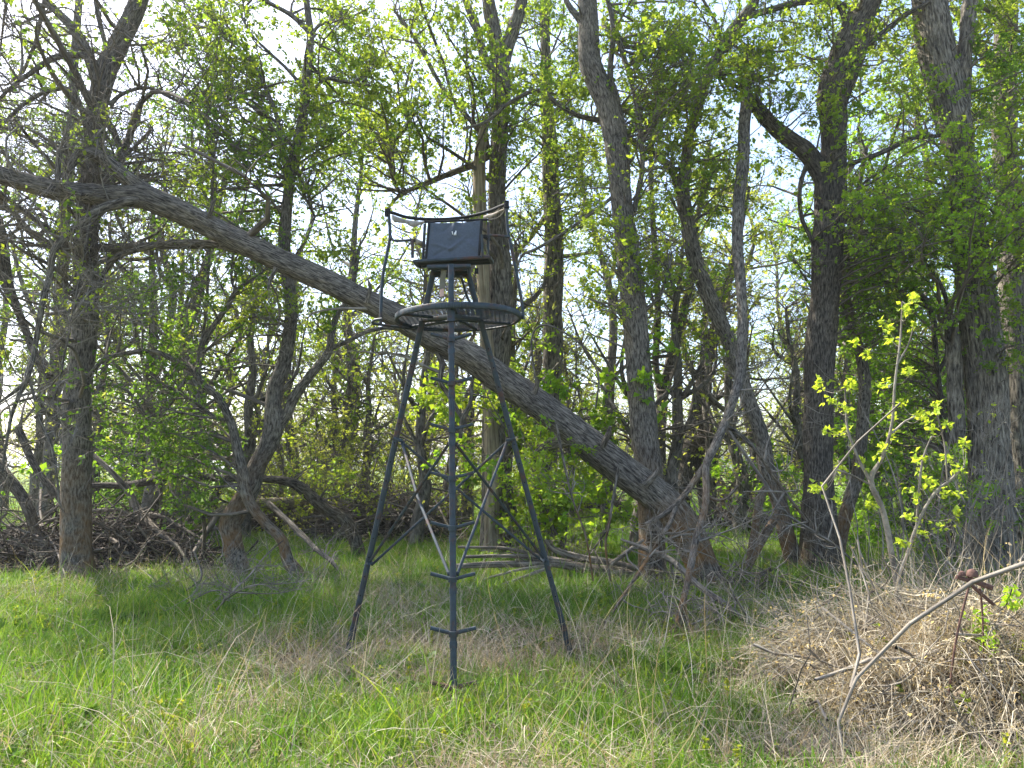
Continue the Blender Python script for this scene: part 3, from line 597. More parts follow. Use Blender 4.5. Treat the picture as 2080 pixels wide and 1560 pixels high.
# ------------------------------------------------------------------ trees deeper in the wood
BGL = ['tall slim tree with mid-green leaves deep in the wood', 'bushy bright-green tree of middle height deep in the wood', 'tallest dark-leaved slim tree deep in the wood',
       'small tree with pale yellow-green leaves towards the field', 'low leafy young tree in the wood behind the big trunks', 'half-bare slim tree with sparse pale leaves deep in the wood', 'thin leafless pole sapling standing among the trunks', 'pale yellow-green undergrowth bush at eye level deep in the wood']
BGG = ['mid-green trees deep in the wood', 'bushy trees deep in the wood', 'tall dark trees deep in the wood', 'pale small trees by the field', 'young trees in the wood', 'half-bare trees in the wood', 'bare pole saplings in the wood', 'pale undergrowth in the wood']
def bg_proto(h, seed, leafy, cols, n, size=0.085):
    """meshes of one kind of background tree, in local metres"""
    r = np.random.default_rng(seed)
    k = 9; z = np.linspace(-0.15, h * 0.86, k); wob = np.cumsum(r.normal(0, h * 0.018, (k, 2)), 0); wob[:2] = 0
    p = np.column_stack([wob, z]); rad = np.linspace(0.13 + h * 0.006, 0.03, k)
    limbs = [(p, rad)]
    for i in range(5):
        t = r.uniform(0.25, 0.8); b = p[int(t * (k - 1))]; a = r.uniform(0, 2 * math.pi); L = h * r.uniform(0.18, 0.32)
        e = b + np.array([math.cos(a) * L * 0.55, math.sin(a) * L * 0.55, L * 0.8]); m_ = (b + e) / 2 + r.normal(0, 0.12 * L, 3) - np.array([0, 0, 0.06 * L])
        limbs.append((np.array([b, m_, e]), np.array([0.055, 0.04, 0.018])))
    aW = Acc()
    for i, (q, rr) in enumerate(limbs):
        qq, r2 = smooth_path(q, rr, 0.35 if i == 0 else 0.25); bark_tube(aW, qq, r2, 10 if i == 0 else 6, 0.0, seed + i, 0.14)
    S, R = samples(limbs, 0.15)
    a = r.uniform(0, 2 * math.pi, n); q = np.sqrt(r.random(n)); zz = h * np.clip(r.beta(1.7, 1.3, n), 0.06, 0.99)
    wdt = h * 0.20 * np.sin(np.clip(zz / h, 0.08, 1) * math.pi * 0.86 + 0.25) + 0.4
    T = np.column_stack([np.cos(a) * q * wdt, np.sin(a) * q * wdt, zz])
    aT, aL = Acc(), Acc()
    crown(S, R, T, aT, aL, leafy, size, cols, twigs=5, twl=(0.35, 0.9), sub=1.5, per=2, thick=1.7, sub_leaf=2.4)
    return aW.mesh('trunk', True), aT.mesh('twigs'), aL.mesh('crown')
protos = [bg_proto(13, 11, 0.6, (COL_GREEN, COL_YG), 105), bg_proto(10.5, 23, 0.62, (COL_GREEN, COL_BRIGHT), 110), bg_proto(15, 37, 0.5, (COL_DEEP, COL_GREEN), 120),
          bg_proto(8, 41, 0.6, (COL_YG, COL_PALE), 95), bg_proto(6, 53, 0.65, (COL_GREEN, COL_YG), 90), bg_proto(12, 67, 0.25, (COL_YG, COL_PALE), 90), bg_proto(6.5, 71, 0.12, (COL_YG, COL_PALE), 60, 0.07), bg_proto(3.6, 83, 0.5, (COL_YG, COL_PALE), 70, 0.07)]  # lighter tints paint in the backlit look of far leaves
for me_ in protos:
    for q, mm in zip(me_, ('bark_far', 'twig', 'leaf')): q.materials.append(M[mm])
def plant_bg(px, D, k, s=1.0):
    x = (px - W / 2) / F * D
    root = thing('background_tree', BGL[k], 'tree', (x, D, float(ground_z(x, D)) - 0.02), BGG[k])
    root.rotation_euler = (rng.normal(0, 0.03), rng.normal(0, 0.03), rng.uniform(0, 6.28)); root.scale = (s, s, s * rng.uniform(0.92, 1.1))
    for nm, q in zip(('trunk', 'twigs', 'crown'), protos[k]):
        o = obj(nm, q, None, root, None if nm == 'trunk' else 'stuff')
spots = [(-160,20,1),(15,25,5),(190,27,5),(285,19,5),(330,22,0),(398,18.5,2),(440,26,3),(250,33,4),(520,29,3),(600,24,5),(655,31,3),(700,24,0),(690,20,4),
         (790,33,3),(860,26,5),(950,22,5),(930,38,3),(1060,29,3),(1150,25,3),(1165,31,3),(1235,22.5,5),(1300,44,3),(1470,29,3),(1545,24,5),
         (1590,30,3),(1660,31,0),(1780,18,1),(1795,25,3),(1840,20,0),(1870,29,3),(1920,18,4),(2050,20,0),(2140,26,1),(-240,28,0),(80,40,3),(350,38,3),(1720,38,3),(1990,35,3),(1250,58,3),(1310,66,1),(1400,62,3),(1440,80,4),(1500,60,3),(1600,74,3),(1330,90,3),(620,60,3),(820,70,3),(200,60,3),(1200,85,4),(1700,64,3)]
sp2 = np.random.default_rng(5)
for i in range(24): spots.append((60 + i * 86 + sp2.uniform(-40, 40), sp2.uniform(14.5, 25), 6))
for i in range(26):
    q = 20 + i * 82 + sp2.uniform(-40, 40); d = sp2.uniform(17, 38)
    if i % 2 == 0 and not 1130 < q < 1600: spots.append((q, d, 7))
    elif 1130 < q < 1600: spots.append((q, d + 24, 7))
for px, D, k in spots: plant_bg(px, D, k, rng.uniform(0.88, 1.12))

# far side of the field
def far_tree(x, y, h, w, col, label, name, group):
    root = thing(name, label, 'tree', (x, y, 0), group)
    a = Acc(); bark_tube(a, np.array([[0, 0, -0.2], [0, 0, h * 0.35], [0.1, 0, h * 0.8]]), np.array([h * 0.022, h * 0.018, h * 0.006]), 7)
    obj('trunk', a.mesh('trunk'), M['bark_far'], root)
    n = int(380 * max(1, w / 5)); zz = h * (0.12 + 0.88 * rng.beta(1.3, 1.2, n)); wd = w * 0.5 * (np.sin(np.clip(zz / h, 0, 1) ** 0.8 * math.pi * 0.95) + 0.08)
    if 'conifer' in name: wd = w * 0.5 * (1.05 - zz / h)
    a_ = rng.uniform(0, 6.28, n); r = rng.uniform(0.3, 1, n) ** 0.6 * wd
    aL = Acc(); leaves(aL, np.column_stack([r * np.cos(a_), r * np.sin(a_), zz]), rng.normal(size=(n, 3)), np.full(n, h * 0.075), np.tile(col, (n, 1)), 2, 1.0)
    obj('crown', aL.mesh('crown'), M['leaf'], root, 'stuff')
for i in range(40):
    x = -260 + i * 13.5 + rng.uniform(-5, 5); y = 235 + rng.uniform(-18, 30)
    if i % 4 == 1: far_tree(x, y, rng.uniform(9, 13), 5, np.array([0.03, 0.06, 0.025]), 'dark conifer in the tree row beyond the green field', 'distant_conifer', 'conifers beyond the field')
    else: far_tree(x, y, rng.uniform(6, 12), rng.uniform(7, 11), np.array([0.10, 0.13, 0.05]), 'rounded leafy tree in the tree row beyond the green field', 'distant_tree', 'leafy trees beyond the field')
def box_acc(a, x0, x1, y0, y1, z0, z1):
    v = np.array([[x, y, z] for z in (z0, z1) for y in (y0, y1) for x in (x0, x1)], float)
    a.add(v, np.array([[0, 2, 3, 1], [4, 5, 7, 6], [0, 1, 5, 4], [2, 6, 7, 3], [0, 4, 6, 2], [1, 3, 7, 5]]))
shed = thing('farm_shed', 'low pale shed with a grey roof far across the field', 'shed', (44.0, 150, 0))
a = Acc(); box_acc(a, -9, 9, -3, 3, -0.2, 2.4); obj('wall', a.mesh('wall'), plain('shed_wall', (0.55, 0.57, 0.60), 0.7, 0.06, 2), shed)
a = Acc(); v = np.array([[-9.5, -3.5, 2.41], [9.5, -3.5, 2.41], [9.5, 3.5, 2.41], [-9.5, 3.5, 2.41], [-9.5, 0, 4.2], [9.5, 0, 4.2]]); a.add(v, np.array([[0, 1, 5, 4], [2, 3, 4, 5], [0, 3, 2, 1]])); a.add(v, np.array([[0, 4, 3], [1, 2, 5]]))
obj('roof', a.mesh('roof'), plain('shed_roof', (0.20, 0.23, 0.27), 0.5, 0.1, 2), shed)
for x in (-5.5, 0, 5.5):
    a = Acc(); box_acc(a, x - 1.1, x + 1.1, -3.05, -2.9, 0, 2.0); obj('door', a.mesh('door'), M['fabric_dark'], shed)

# ------------------------------------------------------------------ shrubs
def shrub(name, label, px, D, n, h, spread, leafy, cols, canopy=22, size=0.075, rad=0.012, twl=(0.2, 0.5), twigs=6, mt='twig', group=None, lean=(0, 0), per=3, low=0.3, sub=2.2):
    x = (px - W / 2) / F * D; z = float(ground_z(x, D)) - 0.06
    root = thing(name, label, 'shrub', (x, D, z), group)
    st = np.column_stack([rng.normal(0, 0.12 * spread, n), rng.normal(0, 0.12 * spread, n), np.zeros(n)])
    dr = np.column_stack([rng.normal(0, 0.32 * spread, n) + lean[0], rng.normal(0, 0.32 * spread, n) + lean[1], np.ones(n)])
    L = h * rng.uniform(0.55, 1.05, n); pts = grow(st, dr, L, 9, 0.10, 0.04)
    for k in range(n):
        a = Acc(); q, r = smooth_path(pts[k], np.linspace(rad * L[k] / h, rad * 0.25, 9), 0.15); bark_tube(a, q, r, 6, 0, k, 0.1, False)
        obj('stem', a.mesh('stem', True), M[mt], root)
    S = pts[:, int(9 * low):].reshape(-1, 3); R = np.full(len(S), rad)
    T = S[rng.integers(0, len(S), canopy)] + rng.normal(size=(canopy, 3)) * np.array([0.35, 0.35, 0.25]) * spread
    T[:, 2] = np.maximum(T[:, 2], 0.25)
    aT, aL = Acc(), Acc(); crown(S, R, T, aT, aL, leafy, size, cols, twigs, twl, sub, per, 0.003)
    obj('twigs', aT.mesh('twigs'), M[mt], root, 'stuff')
    if aL.v: obj('crown', aL.mesh('crown'), M['leaf'], root, 'stuff')
    return root
shrub('leafy_shrub', 'bright green leafy shrub growing behind the leaning trunk beside the stand', 1150, 13.2, 8, 4.3, 1.5, 1.0, (COL_BRIGHT, COL_YG), 50, 0.085, 0.02, (0.3, 0.6), 8)
shrub('leafy_shrub', 'bright green low shrub at the foot of the tall upright trunk', 1075, 14.0, 5, 2.6, 1.1, 1.0, (COL_BRIGHT, COL_YG), 24, 0.08, 0.015)
for px, D, h, lab in ((660, 18.5, 3.8, 'feathery yellow-green thicket left of the stand, nearest the bowed trunk'), (760, 17.5, 4.0, 'feathery yellow-green thicket right behind the left leg of the stand'), (850, 19, 3.6, 'feathery yellow-green thicket between the stand ladder and its left leg')):
    shrub('thicket', lab, px, D, 20, h, 2.0, 0.55, (COL_YG, COL_PALE), 60, 0.055, 0.014, (0.3, 0.7), 8, low=0.15)
for px, D, h, lab in ((240, 15.5, 2.6, 'dim green undergrowth bush behind the brush pile, beside the straight grey trunk'), (330, 17, 3.0, 'dim green undergrowth bush above the stripped fallen log'), (1770, 14.5, 2.4, 'green undergrowth bush behind the tall budding sapling'), (1560, 17, 2.2, 'twiggy half-bare bush behind the curving slender trunk'), (1880, 13.6, 2.8, 'green undergrowth bush left of the massive furrowed trunk')):
    shrub('undergrowth_bush', lab, px, D, 8, h, 1.6, 0.7, (COL_GREEN, COL_BRIGHT), 36, 0.08, 0.015, (0.3, 0.6), 7)

# ------------------------------------------------------------------ fallen wood
def log(name, label, limbs, D, mt='deadwood', bark=0.007, sides=18, canopy=(), cat='log', group=None, thick=1.2, twig_mat='twig_pale', **kw):
    return tree(name, label, D, limbs, canopy, mat_trunk=mt, bark=bark, sides=sides, leafy=0, base=False, cat=cat, group=group, twig_mat=twig_mat, curl=0.3, thick=thick, twigs=6, **kw)
log('stripped_log', 'pale barkless fallen log lying behind the forked tree', [[(362,1072,40),(372,1066,42),(405,1062,40),(442,1052,36),(469,1036,32),(523,1026,28),(577,1022,24),(622,1014,20),(650,1012,16)]], 18.2, 'snag', 0.004, 26)
log('fallen_log', 'grey splintered log lying across the grass right of the stand', [[(925,1150,9),(1000,1147,12),(1049,1146,13),(1125,1144,17),(1202,1157,21),(1260,1164,24),(1310,1170,22)],[(940,1131,6),(1030,1129,8),(1097,1133,12),(1158,1143,14)],[(930,1111,5),(1027,1114,7),(1103,1131,8)]], 11.0, canopy=[(1100,1130,140,30,10.6,11.2,18)])
log('fallen_branch', 'bent grey branch lying on top of the splintered log', [[(1108,1096,8),(1125,1116,12),(1180,1133,14),(1245,1143,14),(1302,1157,10)]], 10.9, canopy=[(1200,1120,60,30,10.6,11,6)], cat='branch')
log('fallen_branch', 'thin grey branch running out over the grass from under the splintered log', [[(951,1187,4),(1016,1167,5),(1071,1154,6),(1120,1150,7)]], 10.7, cat='branch')
log('fallen_branch', 'thin branch reaching towards the stand ladder below the splintered log', [[(985,1199,4),(1049,1177,5),(1106,1156,8)]], 10.4, cat='branch')
log('fallen_branch', 'short pale branch propped against the rough-barked trunk', [[(1240,1146,9),(1289,1110,9),(1308,1096,6)]], 10.7, cat='branch')
log('dead_branch', 'long dead branch with a frayed tip, lying across the foot of the leaning trunk', [[(1261,1095,4,9.2),(1321,1118,12,9),(1369,1142,12,8.9),(1412,1183,11,8.6),(1439,1204,12,8.4),(1472,1226,12,8.2),(1509,1256,10,8),(1545,1272,9,7.75),(1580,1276,6,7.6)],
    [(1370,1150,6,8.9),(1400,1172,5,8.7),(1418,1190,3,8.6)],[(1440,1205,6,8.4),(1480,1290,5,7.8),(1520,1340,3,7.4)]], 8.5, canopy=[(1500,1250,90,60,7.6,8.6,20),(1420,1300,80,50,7.3,8.2,8)], cat='branch')
log('dead_branch', 'brown dead branch sloping down to the grass behind the left leg of the stand', [[(545,1022,11,12.5),(604,1077,10,11.9),(644,1117,9,11.5),(674,1141,8,11.1),(700,1176,4,10.9)]], 11.5, canopy=[(650,1110,60,40,11,11.8,10)], cat='branch')
log('dead_twig_branch', 'pale forked dead twigs poking from the grass before the forked tree', [[(424,1258,4,8.1),(471,1203,4,8.4),(505,1171,4,8.6),(540,1128,3,8.8),(575,1098,2,9)],[(470,1204,3,8.4),(430,1200,3,8.4),(380,1226,2,8.3)]], 8.4, canopy=[(500,1180,110,50,7.9,8.9,16)], cat='branch')
log('dead_twig_branch', 'thin bare dead branch leaning in the grass beside the shaded brush pile', [[(390,1206,3,9.7),(410,1168,4,9.8),(394,1120,3,9.9)],[(405,1180,3,9.8),(353,1212,3,9.6),(289,1208,2,9.5)]], 9.8, cat='branch', canopy=[(380,1190,60,30,9.4,10,6)])
log('fallen_limb', 'dark dead limb leaning down through the brush left of the straight grey trunk', [[(-20,930,24,12.2),(0,952,23,12.2),(41,1001,22,12.2),(61,1042,21,12.1),(74,1083,18,12),(119,1136,9,11.8),(130,1160,5,11.7)]], 12.1, 'bark_dark', canopy=[(60,1050,90,70,11.6,12.6,12)], twig_mat='twig', cat='branch')
log('fallen_limb', 'dark slanting limb meeting the straight grey trunk above the brush', [[(25,602,16,13),(50,665,15,13),(75,727,15,12.8),(100,765,14,12.7),(60,850,0.5)][:4],[(37,870,14,12.5),(61,927,14,12.4),(82,964,14,12.3),(119,1010,12,12.2),(130,1036,8,12.1)],[(28,610,14,13),(14,575,24,13),(4,530,32,13),(-8,470,34,13),(-40,380,34,13),(-90,240,30,13)]], 13, 'bark_dark', canopy=[(40,700,80,120,12.4,13.4,14)], twig_mat='twig', cat='branch')
log('fallen_limb', 'grey limb slanting into the brush pile just right of the straight grey trunk', [[(190,925,10,12.9),(228,960,10,12.8),(262,1000,13,12.8),(282,1040,15,12.7),(320,1080,12,12.4),(360,1110,8,12.2),(385,1150,4,11.9)],[(285,1045,9,12.7),(330,1050,8,12.6),(400,1090,5,12.3)],[(275,1040,9,12.7),(245,1080,7,12.4),(230,1120,4,12.2)]], 12.7, canopy=[(310,1080,90,40,12,12.8,26)], twig_mat='twig', cat='branch')
log('charred_stump', 'small blackened stump standing in the grass under the leaning trunk', [[(1278,1062,16),(1270,1048,22),(1258,1030,16),(1248,1018,9)],[(1262,1040,9),(1275,1028,5)]], 21.5, 'bark_dark', 0.01, 16, cat='stump')
log('dead_branch', 'thin dark branch drooping between the curving trunk and the dark forked one', [[(1470,860,6,10.4),(1560,990,7,10.2),(1600,1045,7,10.1),(1700,1110,5,10),(1760,1170,3,9.8)]], 10.2, cat='branch', canopy=[(1620,1080,90,60,9.8,10.6,10)])
log('propped_branch', 'slim forked pole propped beside the curving slender trunk', [[(1505,1175,16),(1540,1110,16),(1570,1060,15),(1590,1030,12)],[(1525,1130,16),(1535,1070,15),(1545,1010,16),(1560,985,12)]], 11.2, 'bark_ash', cat='branch', canopy=[(1550,1080,50,50,10.8,11.5,5)])

def mound_part(root, rx, ry, h, mt, sc=0.85):
    n = 22; xs = np.linspace(-1.15, 1.15, n); X, Y = np.meshgrid(xs, xs); rr = np.sqrt(X * X + Y * Y)
    Z = h * sc * np.clip(1 - rr ** 2, -0.2, 1) + (vnoise(X * 4 + 9, Y * 4 + 3, 4) - 0.5) * h * 0.3 - 0.08
    V = np.stack([X * rx, Y * ry, Z], -1).reshape(-1, 3); i = (np.arange(n - 1) * n)[:, None] + np.arange(n - 1)[None]
    a = Acc(); a.add(V, np.stack([i, i + 1, i + n + 1, i + n], -1).reshape(-1, 4)); obj('shade_litter_core', a.mesh('shade_litter_core', True), mt, root)
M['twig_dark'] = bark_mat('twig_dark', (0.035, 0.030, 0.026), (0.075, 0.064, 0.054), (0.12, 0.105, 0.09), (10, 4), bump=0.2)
M['litter'] = plain('litter', (0.034, 0.028, 0.021), 0.95, 0.5, 25, 0, 0.8)  # litter colour darkened so gaps between the sticks read as shade
def brush_pile(name, label, px, D, rx, ry, h, n, length, rad, mt, tilt=0.35, npts=6, gn=0.16, core=True, extra=None):
    x = (px - W / 2) / F * D; root = thing(name, label, 'brush pile', (x, D, float(ground_z(x, D))))
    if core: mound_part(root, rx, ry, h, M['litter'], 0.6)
    for (cnt, ln, rd, m_, tl) in [(n, length, rad, mt, tilt)] + (extra or []):
        r = np.sqrt(rng.random(cnt)); th = rng.uniform(0, 6.28, cnt)
        z = h * np.clip(1 - r ** 2, 0, 1) * rng.uniform(0.25, 1.08, cnt) + 0.02
        st = np.column_stack([r * np.cos(th) * rx, r * np.sin(th) * ry, z])
        d = np.column_stack([rng.normal(size=cnt), rng.normal(size=cnt), rng.normal(0, tl, cnt)])
        L = ln * rng.lognormal(0, 0.45, cnt); st = st - nrm(d) * (L * 0.5)[:, None]
        p = grow(st, d, L, npts, gn, -0.02); p[..., 2] = np.maximum(p[..., 2], -0.03); p[..., 0] = np.clip(p[..., 0], -rx * 1.12, rx * 1.12)
        a = Acc(); R = rd * rng.lognormal(0, 0.4, cnt); twig_tubes(a, p, R[:, None] * np.linspace(1, 0.5, npts)[None], 4)
        obj('sticks', a.mesh('sticks'), M[m_], root, 'stuff')
    return root
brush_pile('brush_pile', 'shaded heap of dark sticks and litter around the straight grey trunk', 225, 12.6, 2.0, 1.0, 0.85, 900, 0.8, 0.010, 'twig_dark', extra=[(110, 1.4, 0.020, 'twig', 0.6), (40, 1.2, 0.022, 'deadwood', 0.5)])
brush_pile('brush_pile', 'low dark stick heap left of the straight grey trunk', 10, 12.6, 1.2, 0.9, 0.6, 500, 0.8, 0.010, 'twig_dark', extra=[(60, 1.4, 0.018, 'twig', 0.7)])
brush_pile('brush_pile', 'rounded heap of brown sticks behind the left leg of the stand', 790, 17.0, 1.6, 1.1, 1.15, 900, 0.9, 0.012, 'twig', extra=[(200, 1.4, 0.016, 'deadwood', 0.5)])
brush_pile('brush_pile', 'long stick heap behind the stripped log and the bowed trunk', 590, 19.5, 2.4, 1.0, 0.8, 650, 1.0, 0.013, 'twig', extra=[(140, 1.5, 0.02, 'deadwood', 0.4)])
brush_pile('brush_pile', 'dark stick tangle between the leaning tree and the field', 1520, 20.0, 1.5, 1.0, 1.2, 700, 0.9, 0.012, 'twig', tilt=1.0)
brush_pile('brush_pile', 'brown stick heap in the grass beyond the leaning trunk', 1205, 26.0, 1.6, 1.0, 0.9, 500, 1.0, 0.013, 'twig')
brush_pile('brush_pile', 'thin litter and twigs around the foot of the leaning tree', 1460, 10.3, 1.2, 0.45, 0.2, 180, 0.6, 0.007, 'twig', tilt=0.4, extra=[(30, 0.9, 0.012, 'deadwood', 0.5)])

# ------------------------------------------------------------------ dry heap in the right foreground
HX, HY, HRX, HRY, HH = 3.25, 5.6, 1.35, 1.4, 0.70
heap = brush_pile('dry_brush_heap', 'big sunlit heap of straw, dead stalks and sticks in the open', 1040 + HX / HY * F, HY, HRX, HRY, HH, 500, 0.5, 0.004, 'straw_stick' if 'straw_stick' in M else 'twig_pale', tilt=0.8, npts=7, gn=0.26,
    extra=[(90, 0.9, 0.008, 'twig_pale', 0.4), (260, 0.6, 0.0045, 'twig', 0.5), (160, 0.5, 0.0055, 'twig_pale', 0.9)])
nd = 1500; r = np.sqrt(rng.uniform(0.02, 1.0, nd)); th = rng.uniform(0, 6.28, nd)      # dead stems arching over and hanging down the heap
th = np.repeat(rng.uniform(0, 6.28, nd // 6), 6) + rng.normal(0, 0.10, nd); r = np.clip(np.repeat(np.sqrt(rng.uniform(0.02, 0.9, nd // 6)), 6) + rng.normal(0, 0.05, nd), 0, 1)
sd_ = np.column_stack([r * np.cos(th) * HRX, r * np.sin(th) * HRY, HH * np.clip(1 - r ** 2, 0, 1) * rng.uniform(0.6, 1.05, nd)])
dd_ = np.column_stack([np.cos(th) * 0.7, np.sin(th) * 0.7, rng.uniform(0.3, 1.5, nd)]) + rng.normal(0, 0.3, (nd, 3))
pd_ = grow(sd_, dd_, rng.uniform(0.22, 0.6, nd), 8, 0.16, -0.26); pd_[..., 2] = np.maximum(pd_[..., 2], 0.0)
a = Acc(); twig_tubes(a, pd_, rng.uniform(0.0022, 0.0042, nd)[:, None] * np.linspace(1, 0.6, 8)[None], 3); obj('hanging_stems', a.mesh('hanging_stems'), M['straw_stick'], heap, 'stuff')
k = rng.random(nd) < 0.55; a = Acc(); tip = np.repeat(pd_[k][:, 5:].reshape(-1, 3), 2, 0); leaves(a, tip + rng.normal(size=tip.shape) * 0.012, rng.normal(size=tip.shape) - [0, 0, 0.5], np.full(len(tip), 0.026), np.tile(np.array([[0.42, 0.36, 0.26]]), (len(tip), 1)), 1); obj('seed_heads', a.mesh('seed_heads'), M['leaf'], heap, 'stuff')
def sapling(name, label, limbs, tufts, D, mt='twig_pale', n=9, size=0.045, cols=(COL_YG * 1.5, COL_YG * 1.25)):
    r = tree(name, label, D, limbs, (), mat_trunk=mt, bark=0.002, sides=10, base=True, cat='sapling', flare=0.1, step=0.05)
    off = np.array(r.location); S, R = samples([limb3(l, D) for l in limbs], 0.0)
    aL, aT = Acc(), Acc()
    for (tx, ty) in tufts:
        t = P(tx, ty, D + rng.uniform(-0.25, 0.25)); k = np.argmin(np.linalg.norm(S - t, axis=1) + 0.5 * np.maximum(0, S[:, 2] - t[2] + 0.05))
        A = S[k]; q = np.linspace(0, 1, 5)[:, None]; pth = A + (t - A) * q + np.array([0, 0, -0.04]) * np.sin(q * math.pi)
        twig_tubes(aT, (pth - off)[None], np.linspace(0.0035, 0.002, 5)[None], 4)
        m_ = n; d = rng.normal(size=(m_, 3)) * 0.9 + np.array([0, 0, 0.7]); b = rng.random((m_, 1))
        leaves(aL, np.tile(t - off, (m_, 1)) + rng.normal(size=(m_, 3)) * 0.018, d, np.full(m_, size), cols[0] * (1 - b) + cols[1] * b, 2, 0.5)
    obj('twigs', aT.mesh('twigs'), M[mt], r, 'stuff'); obj('crown', aL.mesh('crown'), M['leaf'], r, 'stuff')
    return r
Z2 = lambda l: [(1480 + x / 2.228, 500 + y / 2.228) for x, y in l]
sapling('budding_sapling', 'tall forked sapling with bright yellow-green leaf tufts growing out of the dry heap',
  [[(1824,1215,13),(1815,1150,12),(1794,1039,11),(1769,976,11),(1794,926,7),(1812,859,6),(1818,778,5),(1829,688,4),(1833,612,3)],
   [(1770,980,8),(1745,935,6),(1722,872,5),(1718,814,4),(1716,790,3)],[(1812,880,5),(1840,855,4),(1866,845,3)],[(1768,985,5),(1730,965,4),(1700,955,3)],[(1822,740,4),(1845,700,3),(1856,660,2)]],
  Z2([(400,620),(415,640),(545,640),(560,620),(490,720),(530,740),(455,700),(440,840),(545,830),(500,850),(700,360),(735,380),(810,300),(850,240),(830,235),(790,285),(740,430),(830,360),(800,560),(820,575),(705,620),(690,640),(780,710),(740,770),(860,770),(880,765),(700,910),(690,930),(600,990),(400,1110),(385,1090),(430,1105),(480,1160),(660,1170),(640,1165),(570,440),(635,485),(740,865),(510,1005)]), 6.3)
sapling('budding_sapling', 'thin sapling with yellow-green buds slanting right from the dry heap',
  [[(1822,1210,8),(1845,1120,7),(1870,1050,6),(1900,1000,6),(1930,975,5),(1958,948,3)],[(1862,1065,5),(1870,960,5),(1880,915,4),(1893,886,3)],[(1925,985,4),(1918,900,3),(1900,830,3)]],
  Z2([(870,965),(845,960),(880,1025),(930,720),(940,745),(920,830),(905,800),(985,810),(925,1070),(900,1060),(1000,970),(985,965),(1030,1010),(1060,900),(1075,890),(980,1120),(1050,1120),(820,1110),(850,1140),(870,1300),(820,1240),(790,1340),(950,1280),(1040,1215)]), 6.0, n=8)
sapling('budding_sapling', 'low sprout with a drooping clump of fresh green leaves beside the rusty iron',
  [[(2015,1420,6),(2010,1350,5),(1998,1280,4),(1990,1240,3)],[(2010,1360,4),(2030,1250,4),(2050,1215,3)]],
  [(1985,1250),(1995,1245),(1975,1270),(2000,1275),(2010,1290),(1990,1290),(1978,1285),(2015,1310),(2005,1320),(2045,1215),(2060,1205),(2055,1235),(2070,1225)], 5.0, n=12, size=0.042, cols=(COL_BRIGHT * 1.3, COL_YG * 1.3))
cop = thing('coppice_clump', 'thicket of bare tan upright shoots by the rusty iron, before the massive trunk', 'shrub', tuple(G(1985, 1215)))
n = 44; st = np.column_stack([rng.normal(0.15, 0.55, n), rng.normal(0.3, 0.4, n), np.full(n, -0.05)]); d = np.column_stack([rng.normal(0, 0.22, n), rng.normal(0, 0.22, n), np.ones(n)])
L = rng.uniform(0.8, 2.6, n); cp = grow(st, d, L, 8, 0.13, 0.02)
for k in range(n):
    a = Acc(); q, r = smooth_path(cp[k], np.linspace(0.012, 0.004, 8) * rng.uniform(0.6, 1.3), 0.12); bark_tube(a, q, r, 5, 0, k, 0.1, False); obj('shoot', a.mesh('shoot', True), M['twig_pale'], cop)
aT, aL = Acc(), Acc(); S = cp[:, 3:].reshape(-1, 3); crown(S, np.full(len(S), 0.006), S[rng.integers(0, len(S), 110)] + rng.normal(size=(110, 3)) * 0.35, aT, aL, 0.10, 0.045, (COL_YG * 1.4, COL_YG), 5, (0.2, 0.7), 1.8, 2, 0.003, 0.3)
obj('twigs', aT.mesh('twigs'), M['twig_pale'], cop, 'stuff'); obj('crown', aL.mesh('crown'), M['leaf'], cop, 'stuff')

# ------------------------------------------------------------------ steel stand
def proj(p):
    x, y, z = p[0], p[1], p[2] - CAM_Z; f = y * CP + z * SP; u = -y * SP + z * CP
    return W / 2 + F * x / f, H / 2 - F * u / f
SB = G(922, 1442); off = SB.copy()
stand = thing('tripod_stand', 'dark blue-grey steel tripod hunting stand with ladder pole, round platform and swivel seat', 'hunting stand', tuple(off))
def sq_bar(a, p0, p1, w, h=None, ref=(0, 1, 0), ch=0.12):
    """rectangular tube with softened corners"""
    h = h or w; p0 = np.asarray(p0, float); p1 = np.asarray(p1, float); t = nrm(p1 - p0); ref = np.asarray(ref, float)
    s = nrm(np.cross(t, ref)); u = np.cross(s, t); c = ch * min(w, h); x, y = w / 2, h / 2
    prof = [(-x + c, -y), (x - c, -y), (x, -y + c), (x, y - c), (x - c, y), (-x + c, y), (-x, y - c), (-x, -y + c)]
    V = np.array([q + s * i + u * j for q in (p0, p1) for i, j in prof]); k = np.arange(8)
    a.add(V, np.stack([k, (k + 1) % 8, (k + 1) % 8 + 8, k + 8], 1)); a.add(V, np.array([[7, 6, 5, 4, 3, 2, 1, 0], [8, 9, 10, 11, 12, 13, 14, 15]]))
def part(name, a, m_='paint', parent=None, smooth=False):
    return obj(name, a.mesh(name, smooth), M[m_], parent or stand)
def rod(a, pts, r, sides=10, step=0.03):
    pts = np.asarray(pts, float); q, rr = smooth_path(pts, np.full(len(pts), r), step); bark_tube(a, q, rr, sides, 0, 1, 0.0)
def Q(px, py, D): return P(px, py, D) - off
def at_y(p0, p1, py):
    lo, hi = 0.0, 1.0
    for _ in range(40):
        m_ = (lo + hi) / 2; y = proj(p0 + (p1 - p0) * m_ + off)[1]
        if y > py: lo = m_
        else: hi = m_
    return p0 + (p1 - p0) * lo
Fb, Ft = SB - off + np.array([0, 0, -0.05]), Q(916, 538, 5.86)
Lb, Lt = G(701, 1340) - off + np.array([0, 0, -0.05]), Q(882, 546, 6.26)
Rb, Rt = G(1166, 1340) - off + np.array([0, 0, -0.05]), Q(948, 546, 6.26)
PW = 0.043
rung_y = [690, 779, 873, 971, 1072, 1176, 1286, 1396]
